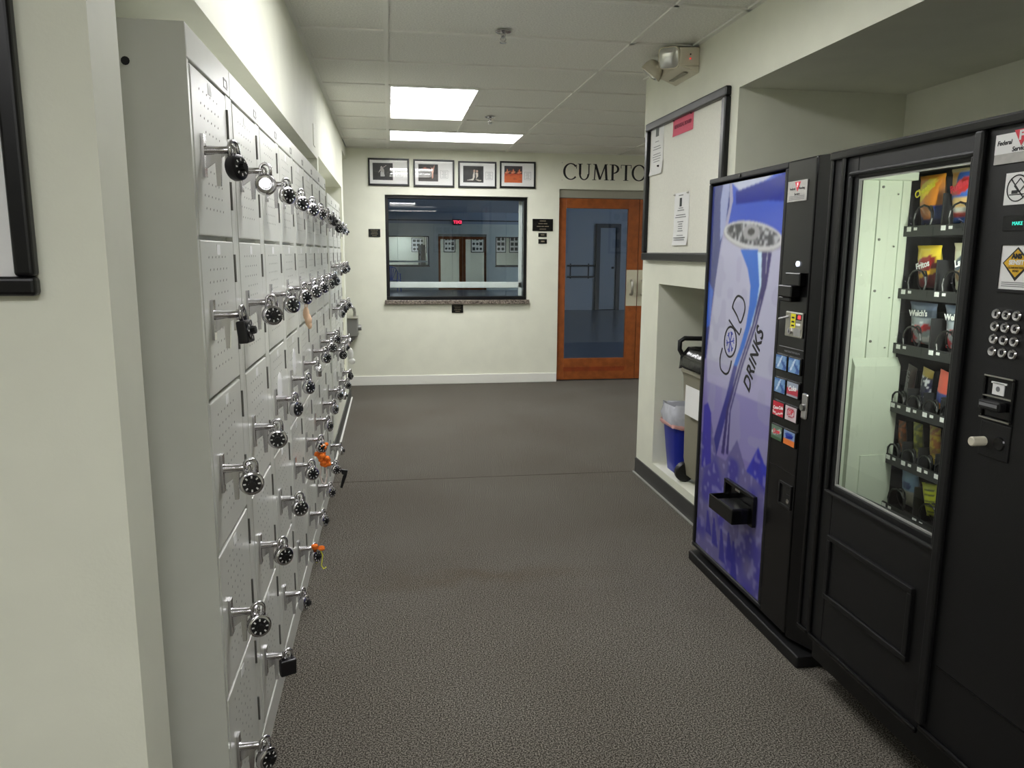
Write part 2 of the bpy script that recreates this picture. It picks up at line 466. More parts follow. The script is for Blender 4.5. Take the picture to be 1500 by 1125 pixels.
tee(.005 - .012, .005 + .012, -1.6, D); tee(1.225 - .012, 1.225 + .012, -1.6, D)
tee(.615 - .012, .615 + .012, RY0 + 3 * ROW, RY0 + 6 * ROW - .012)
tee(2.445 - .012, 2.445 + .012, 4.71, D); tee(3.665 - .012, 3.665 + .012, 4.66, D)
tee(XL, XL + .022, 1.36, 7.5); tee(XR - .022, XR, .9, 4.70); tee(XL, 3.6, D - .022, D)
LLAB = ['long lit ceiling troffer running down the corridor, beyond the first sprinkler',
        'wide lit ceiling troffer set crosswise just before the back wall',
        'lit ceiling troffer over the near end of the lockers, above the frame',
        'lit ceiling troffer in the side hall beyond the right wall corner',
        'lit ceiling troffer just behind the camera, lengthwise', 'lit ceiling troffer behind the camera to its left', 'lit ceiling troffer near the rear wall']
for (x0, x1, y0, y1), lb in zip(LAMPS, LLAB):
    t = thing('ceiling_light', lb, 'light', ((x0 + x1) / 2, (y0 + y1) / 2, ZC), group='fluorescent ceiling troffers')
    w, d = (x1 - x0) / 2 - .006, (y1 - y0) / 2 - .006
    fr = MB(); fr.ring(-w, w, -d, d, .02, -.002, .06)
    obj('frame', fr, M_tee, t)
    obj('diffuser', MB().box(-w + .02, w - .02, -d + .02, d - .02, .04, .05), M_lamp, t)

# studio behind the glass
struct('floor_studio', MB().box(-3, 10.1, D + TH, MIR + .3, -.05, 0), M_studio_floor)
struct('ceiling_studio', MB().box(-3, 10.1, D + TH, MIR + .3, 3.0, 3.06), M_studio_wall)
struct('wall_studio_left', MB().box(-3.1, -3, D + TH, MIR + .3, 0, 3), M_studio_wall)
struct('wall_studio_far', MB().box(-3, 10, MIR + .03, MIR + .15, 0, 3), M_studio_wall)
struct('wall_studio_right', MB().box(10, 10.1, D + TH, MIR + .3, 0, 3), M_studio_wall)
struct('wall_studio_upper', MB().box(-3, 10, D + .1, D + TH, ZC, 3).box(6.8, 10, D + .1, D + TH, 0, ZC).box(-3, -1.7, D + .1, D + TH, 0, ZC), M_studio_wall)
struct('window_3', MB().box(9.985, 10, 10.5, 12.2, 1.0, 2.4), M_day)
t = thing('studio_mirror', 'large wall mirror across the far end of the dark dance studio', 'mirror', (-2.4, MIR, 0), right=R_BACK)
for k in range(5):
    obj('mirror_panel', MB().box(k * 1.3 + .002, k * 1.3 + 1.298, .22, 2.35, 0, .02), M_mirror, t)
def barre(name, label, x0, x1, y, zs, rotx):
    t = thing(name, label, 'barre', (x0, y, 0), right=R_BACK)
    for z in zs: obj('rail', MB().tube([(0, z, .16), (x1 - x0, z, .16)], .021, 8), M_studio_dark, t, smooth=40)
    for i in range(2):
        xx = .12 + i * (x1 - x0 - .24)
        obj('bracket', MB().box(xx - .015, xx + .015, zs[-1] - .05, zs[0] + .05, 0, .012).box(xx - .012, xx + .012, zs[0] - .02, zs[0] + .005, 0, .16)
            .box(xx - .012, xx + .012, zs[-1] - .02, zs[-1] + .005, 0, .16), M_studio_dark, t)
barre('ballet_barre', 'double wall barre with dark brackets seen through the wooden door glass', 4.3, 5.0, MIR + .03, (1.1, .83), 0)
# studio side door seen through the door glass
t = thing('studio_doorway', 'dark-framed studio doorway seen through the wooden door glass', 'doorway', (5.05, MIR + .03, 0), right=R_BACK)
obj('door_frame', MB().ring(0, .62, 0, 2.12, .1, 0, .08, tb=.02), M_studio_dark, t)
obj('door_leaf', MB().box(.1, .52, .02, 2.02, 0, .03), mat('studio_door_pale', (150, 156, 164), .5), t)
obj('handle', MB().lathe([(.001, .03), (.03, .03), (.03, .08), (.001, .085)], 10, 'Z', (.44, 1.05, 0)), M_studio_dark, t)
# exit sign on the studio side of the back wall, over the doors
t = thing('exit_sign', 'small lit red exit sign above the studio doors, seen mirrored in the window', 'sign', (2.52, D + TH, 2.5), right=R_REAR)
obj('housing', MB().box(-.15, .15, -.1, .1, 0, .05), M_studio_dark, t)
text('EXIT', .15, 0, 0, .052, M_exit, t, bold=.006)

# window 1: black frame, glass, studio-side rail, granite sill
def window(n, x0, x1, rail):
    w = bpy.data.objects.new('window_%d' % n, None); COL.objects.link(w); w['kind'] = 'structure'
    r, u = Vector(R_BACK), Vector((0, 0, 1)); w.location = (x0, D + .075, WZ0); w.rotation_euler = (PI / 2, 0, 0)
    W, H = x1 - x0, WZ1 - WZ0
    fr = MB().ring(0, W, 0, H, .034, -.06, .02)
    obj('frame', fr, M_frame, w, bevel=.003)
    obj('pane', MB().box(.03, W - .03, .03, H - .03, -.003, .003), M_pane, w)
    if rail:
        obj('rail', MB().box(.034, W - .034, .12, .185, -.085, -.062), M_white, w, bevel=.006)
        obj('post', MB().box(W - .075, W - .036, .034, H - .034, -.085, -.062), M_white, w, bevel=.004)
    obj('sill', MB().box(-.02, W + .02, -.045, 0, -.09, .115), M_granite, w, bevel=.006)
window(1, WX0, WX1, True)
window(2, W2X0, W2X1, False)
# wooden double doors
d = bpy.data.objects.new('door_1', None); COL.objects.link(d); d['kind'] = 'structure'
d.location = (DX0, D + .06, 0); d.rotation_euler = (PI / 2, 0, 0)
DH = 1.985
obj('header_rail', MB().box(0, DX1 - DX0, DH + .004, DZ1, -.03, .03), mat('header_grey_paint', (150, 148, 134), .6), d)
for k in range(2):
    x0 = .004 + k * .905; x1 = x0 + .9
    lf = obj('door_leaf', MB().box(x0, x0 + .085 + .035 * k, .012, DH, -.025, .02).box(x1 - .085 - .035 * (1 - k), x1, .012, DH, -.025, .02)
             .box(x0 + .085 + .035 * k, x1 - .085 - .035 * (1 - k), DH - .105, DH, -.025, .02).box(x0 + .085 + .035 * k, x1 - .085 - .035 * (1 - k), .012, .25, -.025, .02), M_wood, d, bevel=.003)
    gx0, gx1 = x0 + .085 + .035 * k, x1 - .085 - .035 * (1 - k)
    obj('pane', MB().box(gx0, gx1, .25, DH - .105, -.004, .004), M_pane, lf)
    obj('inlay', MB().box(gx0 - .005, gx1 + .005, .105, .155, .0195, .0215), M_wood2, lf)
    px0, px1 = (x1 - .125, x1 - .002) if k == 0 else (x0 + .002, x0 + .125)
    obj('push_plate', MB().box(px0, px1, .83, 1.225, .02, .0225), mat('satin_plate', (206, 202, 178), .4, .15), lf)
    hx = px0 + .055 if k == 0 else px0 + .05
    obj('handle', MB().tube([(hx, .96, .02), (hx, .96, .06), (hx, .975, .072), (hx, 1.095, .072), (hx, 1.11, .06), (hx, 1.11, .02)], .014, 10), M_steel, lf, smooth=40)

# ------------------------------------------------------------------ lockers
ORD = ['first', 'second', 'third', 'fourth', 'fifth', 'sixth', 'seventh', 'eighth']
XF = -.371
PITCHC = .4063
door_cache = {}
def hole_mesh(h, lat):
    b = MB(); y0, y1 = .095, .258
    z = h - .04
    while z > .035:
        for i in range(6):
            y = y0 + (y1 - y0) * i / 5 - .008 * (round(z / .026) % 2)
            if not (y < .125 and abs(z - lat) < .06):
                b.add([(.0004, y - .0035, z - .001), (.0004, y + .0005, z + .003), (.0004, y + .0045, z + .0015), (.0004, y + .0005, z - .003)], [(0, 1, 2, 3)])
        z -= .026
    return b
def latch_mesh():
    b = MB()
    b.box(0, .006, -.011, .011, -.042, .042)
    b.tube([(.004, 0, .010), (.03, 0, .011), (.052, 0, .012), (.057, 0, .012)], [.0105, .0085, .0075, .0055], 12)
    b.hexa([(.006, -.0035, -.026), (.006, .0035, -.026), (.006, .0035, .008), (.006, -.0035, .008)],
           [(.046, -.003, .003), (.046, .003, .003), (.046, .003, .010), (.046, -.003, .010)])
    b.tube([(.055 + .009 * math.cos(a), 0, .011 + .009 * math.sin(a)) for a in np.linspace(0, 2 * PI, 10, endpoint=False)], .0035, 6, closed=True)
    b.hexa([(.026, -.004, -.06), (.034, -.004, -.06), (.034, .004, -.06), (.026, .004, -.06)],
           [(.024, -.0045, .004), (.038, -.0045, .004), (.038, .0045, .004), (.024, .0045, .004)])
    b.box(.044, .05, -.003, .003, -.022, .006)
    return b
LATCH = latch_mesh().data('latch', M_chrome); fix_normals(LATCH)
LATCH.polygons.foreach_set('use_smooth', [True] * len(LATCH.polygons)); LATCH.set_sharp_from_angle(angle=math.radians(40))
HINGE = MB().tube([(.0015, 0, 0), (.0015, 0, -.066)], .0029, 6).data('hinge', M_hinge)
PLATE = MB().box(0, .0006, -.016, .016, -.011, .011).data('number_plate', M_paper)
def build_doors(key, h, lat):
    if key in door_cache: return door_cache[key]
    g = .005
    dm = MB().box(-.016, 0, .022, .350, g, h - g)
    dme = dm.data('door', M_locker); fix_normals(dme)
    hm = hole_mesh(h, lat).data('vent_holes', M_hole)
    door_cache[key] = (dme, hm)
    return door_cache[key]
def locker(bank, c, label, ybase, ztop_all, zhead, hrow, zbot, depth=.44):
    t = thing('locker', label, 'locker', (XF, ybase + c * PITCHC, 0), group='grey steel locker bank' if bank == 0 else 'far short locker bank')
    w = PITCHC - .001
    body = MB().box(-depth, -.018, 0, w, zbot if bank else 0, ztop_all)
    obj('body', body, M_lock_in if False else M_locker, t)
    # shadowed interior seen in the door gaps
    obj('face_frame', MB().box(-.018, -.001, 0, .018, zbot, zhead).box(-.018, -.001, .358, w, zbot, zhead), M_locker, t, bevel=.0015)
    obj('header', MB().box(-.018, .0005, .001, w - .002, zhead + .001, ztop_all), M_locker, t, bevel=.002)
    obj('label_slot', MB().ring(.335, .375, zhead + .012, zhead + .034, .004, -.001, .0015).data('label_slot', M_hinge), None, t).matrix_local = Matrix(((0, 0, 1, 0), (1, 0, 0, 0), (0, 1, 0, 0), (0, 0, 0, 1)))
    if bank == 0: obj('base', MB().box(-.018, .0005, 0, w, 0, zbot - .003), M_locker, t, bevel=.002)
    for r in range(5):
        z = zhead - (r + 1) * hrow
        lat = hrow - .17 if bank == 0 else hrow - .13
        dme, hm = build_doors((bank, hrow), hrow, lat)
        dr = bpy.data.objects.new('door', dme); COL.objects.link(dr); dr.parent = t; dr.location = (0, 0, z)
        if bank == 0 and r > -1:
            bv = dr.modifiers.new('bevel', 'BEVEL'); bv.width = .0025; bv.segments = 2
        for nm, me, loc in (('vent_holes', hm, (0, 0, 0)), ('latch', LATCH, (0, .085, lat)), ('hinge', HINGE, (0, .354, hrow - .035)),
                            ('hinge', HINGE, (0, .354, .135)), ('number_plate', PLATE, (0, .185, hrow - .024))):
            o = bpy.data.objects.new(nm, me); COL.objects.link(o); o.parent = dr; o.location = loc
            if nm == 'vent_holes': o['kind'] = 'stuff'
            if nm == 'latch': o['label'] = 'chrome latch'
        for (cc, zz) in STICKERS:
            if bank == 0 and cc[0] == c and cc[1] == r:
                s = obj('round_sticker', MB().lathe([(.001, 0), (.05, 0), (.05, .001), (.001, .001)], 28, 'X'), M_paper, dr, label='round white sticker with a grey print')
                s.location = (0, cc[2], zz - z)
                p = obj('print', MB().lathe([(.034, .0012), (.039, .0012)], 24, 'X'), M_inkg, s) if False else None
    return t
STICKERS = [((3, 2, .20), .985), ((2, 2, .20), .955)]
for c in range(8):
    where = 'nearest the camera, its side panel in view' if c == 0 else ('%s from the near end of the long bank' % ORD[c] if c < 7 else 'last of the long bank, beside the white post')
    locker(0, c, 'grey five-door locker column, ' + where, 1.607, 1.828, 1.765, .334, .090)
for c in range(3):
    locker(1, c, 'lower grey locker column of the far niche, %s past the white post' % ORD[c], 4.955, 1.762, 1.70, .268, .30, depth=.40)
# dark bolt hole on the near side panel
hs = [o for o in COL.objects if o.name == 'locker'][0]
obj('side_panel', MB().box(-.44, 0, -.0016, -.0001, .0, 1.828), M_locker, hs)
obj('bolt_hole', MB().lathe([(.001, -.001), (.008, -.001), (.006, 0)], 12, 'Y', (-.108, -.0018, 1.753)), M_ink, hs)

# ------------------------------------------------------------------ padlocks
def lathe_data(name, prof, m, n=24, o=(0, 0, 0)):
    me = MB().lathe(prof, n, 'Y', o).data(name, m); fix_normals(me)
    me.polygons.foreach_set('use_smooth', [True] * len(me.polygons)); me.set_sharp_from_angle(angle=math.radians(35))
    return me
ZB = -.037
body_prof = [(.001, .012), (.018, .012), (.024, .0095), (.0265, .005), (.0265, -.006), (.0255, -.0095), (.0225, -.0115), (.001, -.0115)]
BODY_C = lathe_data('body', body_prof, M_chrome, 28, (0, 0, ZB))
BODY_B = lathe_data('body', body_prof, mat('black_lock_case', (20, 18, 22), .3), 28, (0, 0, ZB))
BODY_R = lathe_data('body', [(.001, .012), (.024, .0115), (.0265, .006), (.0265, -.007), (.024, -.011), (.021, -.0095), (.013, -.0095), (.011, -.0115), (.001, -.0115)], M_chrome, 28, (0, 0, ZB))
bx = MB(); bx.box(-.023, .023, -.011, .011, ZB - .026, ZB + .022)
BODY_X = bx.data('body', MATS['black_lock_case']); fix_normals(BODY_X)
DIAL = lathe_data('dial', [(.001, -.013), (.0195, -.013), (.0205, -.0105)], M_black, 24, (0, 0, ZB))
def knob():
    b = MB(); n = 20
    vs = []
    for y in (-.0125, -.023):
        for j in range(n):
            r = .0085 if j % 2 else .0072
            vs.append((r * math.sin(2 * PI * j / n), y, ZB + r * math.cos(2 * PI * j / n)))
    fs = [tuple(range(n)), tuple(range(2 * n - 1, n - 1, -1))] + [(j, (j + 1) % n, n + (j + 1) % n, n + j) for j in range(n)]
    b.add(vs, fs); me = b.data('knob', M_black); fix_normals(me); return me
KNOB = knob()
def ticks():
    b = MB()
    for k in range(8):
        a = 2 * PI * k / 8; c, s = math.cos(a), math.sin(a)
        P = lambda r, w: (r * s + w * c, -.01335, ZB + r * c - w * s)
        b.add([P(.0125, -.0016), P(.0125, .0016), P(.0180, .0018), P(.0180, -.0018)], [(0, 1, 2, 3)])
    return b.data('dial_marks', M_paper)
TICKS = ticks()
sh = [(-.0125, 0, ZB + .018)] + [(-.0125 * math.cos(a), 0, ZB + .040 + .0125 * math.sin(a)) for a in np.linspace(0, PI, 9)] + [(.0125, 0, ZB + .018)]
SHACKLE = MB().tube(sh, .0042, 8).data('shackle', M_chrome); fix_normals(SHACKLE)
SHACKLE.polygons.foreach_set('use_smooth', [True] * len(SHACKLE.polygons))
GL = {}
def padlock(bank, c, r, kind, ang, label, tilt=0):
    if bank == 0: Y = 1.607 + PITCHC * c + .085; Z = 1.765 - .334 * r - .17
    else: Y = 4.955 + PITCHC * c + .085; Z = 1.70 - .268 * r - .13
    t = thing('padlock', label, 'padlock', (XF + .062, Y - .001, Z + .014), rotz=math.radians(ang), group='padlocks on the locker doors')
    t.rotation_euler = (math.radians(tilt), 0, math.radians(ang))
    body = {'c': BODY_C, 'b': BODY_B, 'r': BODY_R, 'x': BODY_X}[kind]
    bo = bpy.data.objects.new('body', body); COL.objects.link(bo); bo.parent = t
    if kind == 'x':
        m = bo.modifiers.new('bevel', 'BEVEL'); m.width = .004; m.segments = 2
    s = bpy.data.objects.new('shackle', SHACKLE); COL.objects.link(s); s.parent = t
    if kind != 'r':
        dl = bpy.data.objects.new('dial', DIAL); COL.objects.link(dl); dl.parent = t
        kn = bpy.data.objects.new('knob', KNOB); COL.objects.link(kn); kn.parent = dl
        tk = bpy.data.objects.new('dial_marks', TICKS); COL.objects.link(tk); tk.parent = dl
        kn.rotation_euler = (0, 0, 0)
    return t
ANG = [[62, 8, 40, 30, 25, 45, 60, 70],
       [82, 22, 35, 40, 28, 30, 55, 65],
       [14, 8, 60, 50, 95, 45, 20, 30],
       [20, 35, 25, 30, 40, 60, 55, 50],
       [48, 205, 70, 55, 60, 50, 30, 80]]
KND = [['b', 'r', 'c', 'c', 'c', 'c', 'c', 'b'],
       ['x', 'c', 'c', 'c', 'c', 'c', 'c', 'b'],
       ['c', 'c', 'c', 'c', 'r', 'c', 'c', 'c'],
       ['c', 'c', 'c', 'c', 'c', 'c', 'c', 'c'],
       ['c', 'x', 'c', 'c', 'c', 'c', 'c', 'c']]
KW = {'b': 'black-bodied combination padlock', 'r': 'plain chrome padlock', 'c': 'chrome padlock with black dial', 'x': 'square black padlock'}
ROWN = ['top', 'second', 'middle', 'fourth', 'bottom']
for r in range(5):
    for c in range(8):
        k = KND[r][c]
        padlock(0, c, r, k, ANG[r][c], '%s, %s door of %s locker column from camera' % (KW[k], ROWN[r], ORD[c]), tilt=-6 if r < 2 else -3)
    for c in range(3):
        k = 'b' if (r + c) % 3 == 0 else 'c'
        padlock(1, c, r, k, 40 + 25 * ((r * 2 + c) % 3), '%s, %s door of far bank\'s %s column' % (KW[k], ROWN[r], ORD[c]))

# charms hanging from latches
def at_latch(bank, c, r, dx=.058, dz=0):
    if bank == 0: return (XF + dx, 1.607 + PITCHC * c + .085, 1.765 - .334 * r - .17 + dz)
    return (XF + dx, 4.955 + PITCHC * c + .085, 1.70 - .268 * r - .13 + dz)
def blob(b, x, y, z, rx, ry, rz, n=10):
    prof = [(math.sin(a), math.cos(a)) for a in np.linspace(.08, PI - .08, 8)]
    vs = []; fs = []
    for pr, ph in prof:
        for j in range(n): vs.append((x + rx * pr * math.cos(2 * PI * j / n), y + ry * pr * math.sin(2 * PI * j / n), z + rz * ph))
    for i in range(len(prof) - 1):
        for j in range(n): fs.append((i * n + j, (i + 1) * n + j, (i + 1) * n + (j + 1) % n, i * n + (j + 1) % n))
    fs.append(tuple(range(n))); fs.append(tuple(range(len(prof) * n - 1, len(prof) * n - n - 1, -1)))
    b.add(vs, fs)
x, y, z = at_latch(0, 3, 1, .062)
t = thing('slipper_charm', 'tan satin ballet slipper charm hanging under a second-row padlock', 'charm', (x, y + .02, z))
b = MB(); blob(b, .0, 0, -.085, .012, .011, .026); blob(b, .007, 0, -.109, .013, .011, .026); blob(b, .011, 0, -.127, .009, .009, .015)
obj('slipper', b, M_peach, t, smooth=60)
obj('ribbon', MB().tube([(0, 0, .012), (-.004, .002, -.03), (-.003, 0, -.065)], .0022, 6).tube([(0, 0, .012), (.007, -.002, -.03), (.004, 0, -.065)], .0022, 6), M_peach, t)
x, y, z = at_latch(0, 4, 3, .068)
t = thing('doll_charm', 'orange yarn doll charm with white loop legs hanging from a fourth-row latch', 'charm', (x, y, z))
b = MB()
for k in range(14):
    a = k * 2.4; rr = .016 * (k % 3) / 2
    blob(b, rr * math.cos(a) * 1.3, rr * math.sin(a), -.052 - .004 * k, .014, .012, .011, 8)
blob(b, -.026, 0, -.055, .012, .01, .011, 8); blob(b, .024, 0, -.10, .012, .01, .011, 8)
obj('dress', b, M_orange, t, smooth=60)
b = MB(); blob(b, .006, -.004, -.022, .014, .013, .016); obj('head', b, M_peach, t, smooth=60)
b = MB()
for k in range(6): blob(b, .006 + .012 * math.cos(k), -.002 + .01 * math.sin(k), -.012 - .006 * (k % 3), .009, .009, .009, 8)
obj('hair', b, M_orange, t, smooth=60)
obj('leg_loop', MB().tube([(-.008, 0, -.11), (-.014, 0, -.15), (-.006, 0, -.185), (.008, 0, -.188), (.016, 0, -.15), (.012, 0, -.11)], .0032, 6), M_cord, t, smooth=60)
x, y, z = at_latch(0, 3, 4, .072)
t = thing('ribbon_charm', 'orange ribbon bow with trailing yellow cord tied to a bottom-row padlock', 'charm', (x, y - .01, z + .012))
b = MB()
for k in range(9): blob(b, .017 * math.cos(k * 2.1), .006 * math.sin(k * 3.0), .004 + .008 * math.sin(k * 1.7), .013, .006, .007, 8)
obj('bow', b, M_orange, t, smooth=60)
obj('cord', MB().tube([(.01, 0, 0), (.02, .002, -.03), (.014, 0, -.07), (.022, 0, -.085), (.032, 0, -.078)], .0024, 6), M_ycord, t, smooth=60)
x, y, z = at_latch(0, 6, 4, .075)
t = thing('strap_charm', 'bent black strap dangling from a bottom-row padlock', 'charm', (x, y, z))
obj('strap', MB().hexa([(.01, -.006, -.02), (.05, -.006, -.028), (.05, .006, -.028), (.01, .006, -.02)], [(.016, -.006, -.05), (.042, -.006, -.06), (.042, .006, -.06), (.016, .006, -.05)])
    .hexa([(.022, -.006, -.055), (.046, -.006, -.05), (.046, .006, -.05), (.022, .006, -.055)], [(.004, -.006, -.125), (.018, -.006, -.13), (.018, .006, -.13), (.004, .006, -.125)]), M_black, t, bevel=.004)
x, y, z = at_latch(1, 1, 3, .075)
t = thing('shoe_charm', 'small white shoe charm hanging on the far locker bank', 'charm', (x, y, z))
b = MB(); blob(b, .012, 0, -.07, .022, .014, .045); blob(b, .022, 0, -.12, .024, .014, .022)
obj('shoe', b, M_white, t, smooth=60)
obj('loop', MB().tube([(0, 0, .01), (.004, 0, -.01), (.01, 0, -.03)], .002, 6), M_cord, t)

# ------------------------------------------------------------------ left wall bits
t = thing('wall_plate', 'small blank cover plate high on the left bulkhead', 'plate', (XL, 4.70, 2.06), right=R_LEFT)
obj('cover', MB().box(-.05, .05, -.06, .06, 0, .004), M_wall, t, bevel=.002)
obj('screw', MB().lathe([(.001, .0045), (.004, .0045), (.004, .004)], 8, 'Z', (0, .04, 0)), M_steel, t)
# near framed picture
t = thing('framed_picture', 'black-framed picture cut off at the left edge on the near wall', 'picture', (-.508, 1.235, 1.338), right=R_BACK)
obj('frame', MB().ring(-.62, 0, 0, .8, .028, 0, .022), M_frame, t, bevel=.006, segs=3)
obj('mat_board', MB().box(-.593, -.027, .027, .773, .001, .006), M_mat, t)
def paint_near(U, V):
    rgb = np.tile(L((150, 148, 140)), (len(U), 1)); fill(rgb, vnoise(U, V, 12, 3) > .5, (90, 88, 84)); return rgb
print_sheet('photograph', .34, .5, 20, 30, paint_near, M_print, t, loc=(-.48, .15), z=.0066)
obj('glazing', MB().box(-.593, -.027, .027, .773, .009, .0105), M_picglass, t)
# drinking fountain at the far end
t = thing('drinking_fountain', 'grey wall-mounted drinking fountain with curved spout by the lockers\' far end', 'fountain', (-.44, D, .5), right=R_BACK)
obj('cabinet', MB().hexa([(-.14, 0, 0), (.075, 0, 0), (.105, .04, 0), (-.14, .04, 0)], [(-.14, 0, .2), (.06, 0, .2), (.085, .04, .2), (-.14, .04, .2)])
    .box(-.14, .105, .04, .235, 0, .22), M_grey, t, bevel=.012)
obj('basin', MB().ring(-.145, .11, 0, .26, .03, 0, .01).data('x', M_steel), None, t) if False else None
obj('basin_rim', MB().box(-.145, .11, .225, .247, 0, .235), M_steel, t, bevel=.006)
obj('spout', MB().tube([(.07, .24, .1), (.075, .29, .1), (.065, .325, .105), (.045, .345, .11), (.025, .335, .115)], [.016, .015, .017, .02, .014], 10), M_chrome, t, smooth=50)
obj('push_button', MB().lathe([(.001, .14), (.028, .14), (.032, .125), (.032, .105), (.02, .1)], 16, 'X', (0, .13, .13)), M_grey, t, smooth=40)

# ------------------------------------------------------------------ back wall: frames, sign, plaques
def dancer(kind):
    def paint(U, V):
        w = U.max(); h = V.max(); u = U / w; v = V / h
        rgb = np.tile(L((22, 22, 26)), (len(U), 1))
        if kind == 0:
            fill(rgb, v < .12, (44, 44, 48))
            fill(rgb, inpoly(u, v, [(.38, .22), (.6, .2), (.56, .5), (.48, .62), (.4, .55)]), (190, 190, 190))
            fill(rgb, ell(u, v, .44, .72, .05, .09), (205, 196, 190)); fill(rgb, ell(u, v, .48, .6, .08, .16, .4), (170, 165, 160))
            fill(rgb, inpoly(u, v, [(.46, .68), (.5, .74), (.7, .9), (.68, .84)]), (200, 190, 185)); fill(rgb, inpoly(u, v, [(.28, .42), (.36, .5), (.42, .62), (.38, .64)]), (190, 182, 178))
        if kind == 1:
            fill(rgb, v < .42, (70, 66, 66)); fill(rgb, inpoly(u, v, [(.0, .62), (.3, .78), (.7, .72), (.7, .64), (.3, .66)]), (120, 44, 30))
            fill(rgb, ell(u, v, .33, .78, .09, .05), (186, 116, 96)); fill(rgb, inpoly(u, v, [(.62, .9), (.72, .6), (.8, .95), (.84, .96), (.76, .5), (.74, .15), (.7, .15), (.68, .5)]), (200, 150, 130))
            fill(rgb, ell(u, v, .7, .72, .06, .1), (190, 130, 110))
        if kind == 2:
            fill(rgb, v < .1, (40, 40, 42))
            fill(rgb, inpoly(u, v, [(.2, .14), (.46, .22), (.5, .6), (.58, .62), (.56, .3), (.5, .14)]), (214, 210, 200)); fill(rgb, inpoly(u, v, [(.62, .2), (.9, .14), (.88, .1), (.66, .12), (.62, .6), (.74, .6), (.72, .35)]), (208, 202, 190))
            fill(rgb, ell(u, v, .54, .7, .05, .08), (190, 160, 140)); fill(rgb, ell(u, v, .68, .68, .05, .08), (190, 160, 140))
        if kind == 3:
            fill(rgb, v < .52, (206, 96, 44)); fill(rgb, vnoise(u, v, 9, 2) > .6, (160, 66, 30), .6); fill(rgb, v > .72, (26, 24, 38))
            for c in (.16, .5, .84):
                fill(rgb, ell(u, v, c, .62, .13, .05, .3), (226, 150, 110)); fill(rgb, ell(u, v, c, .7, .04, .12), (214, 120, 80)); fill(rgb, ell(u, v, c, .5, .15, .06), (190, 70, 34))
        return rgb
    return paint
FR = [(-.196, .218, 2.071, 2.344, (.11, .60), 'leftmost of the four black-framed dance photos, a single pale dancer on black'),
      (.261, .682, 2.067, 2.342, (.12, .60), 'second black-framed dance photo from the left, red swirl and leaping dancers'),
      (.722, 1.122, 2.066, 2.335, (.13, .66), 'third black-framed dance photo from the left, two white-clad dancers crouching'),
      (1.157, 1.537, 2.072, 2.345, (.13, .63), 'rightmost of the four black-framed dance photos, orange-lit group of dancers')]
for k, (x0, x1, z0, z1, (a, b_), lb) in enumerate(FR):
    t = thing('framed_photo', lb, 'picture', (x0, D, z0), right=R_BACK, group='framed dance photos over the window')
    w, h = x1 - x0, z1 - z0
    obj('frame', MB().ring(0, w, 0, h, .017, 0, .02, tb=.02), M_frame, t, bevel=.003)
    obj('mat_board', MB().box(.016, w - .016, .016, h - .016, .001, .005), M_mat, t)
    print_sheet('photograph', (b_ - a) * w, h * .62, 44, 36, dancer(k), M_print, t, loc=(a * w, h * .21), z=.0056)
    cap = MB(); cx0, cx1, cy0, cy1 = (b_ + .06) * w, (b_ + .245) * w, h * .33, h * .62
    cap.ring(cx0, cx1, cy0, cy1, .0022, .005, .0056)
    for q in range(5): cap.box(cx0 + .014 + .006 * (q % 2), cx1 - .014 - .006 * (q % 2), cy0 + .012 + q * .013, cy0 + .015 + q * .013, .005, .0056)
    obj('caption', cap, M_inkg, t)
    obj('glazing', MB().box(.016, w - .016, .016, h - .016, .010, .0115), M_picglass, t)

# sign with roman capitals
t = thing('name_sign', 'clear sign plate with black roman capitals above the wooden doors', 'sign', (1.805, D, 2.148), right=R_BACK)
SH = .217
obj('plate', MB().box(0, 1.62, 0, SH, .002, .006), mat('sign_acrylic', (230, 230, 214), .3), t)
for sx in (.02, 1.60):
    for sy_ in (.02, SH - .02): obj('standoff', MB().lathe([(.001, .009), (.005, .008), (.005, 0)], 8, 'Z', (sx, sy_, 0)), M_steel, t)
def stroke(b, p, q, w, z0=.0061, z1=.0072):
    p, q = Vector((*p, 0)), Vector((*q, 0)); d = (q - p).normalized(); n = Vector((-d.y, d.x, 0)) * (w / 2)
    b.prism([(p + n)[:2], (p - n)[:2], (q - n)[:2], (q + n)[:2]], z0, z1)
def arc(b, cx, cy_, rx, ry, a0, a1, thick, thin, n=26):
    """bowl with contrast: thick where vertical"""
    pts = []
    for i in range(n + 1):
        a = a0 + (a1 - a0) * i / n; w = thin + (thick - thin) * abs(math.cos(a)) ** 1.5
        pts.append(((cx + (rx) * math.cos(a), cy_ + ry * math.sin(a)), (cx + (rx - w) * math.cos(a), cy_ + (ry - w) * math.sin(a))))
    for i in range(n):
        (o1, i1), (o2, i2) = pts[i], pts[i + 1]
        b.prism([o1, i1, i2, o2] if a1 < a0 else [o1, o2, i2, i1], .0061, .0072)
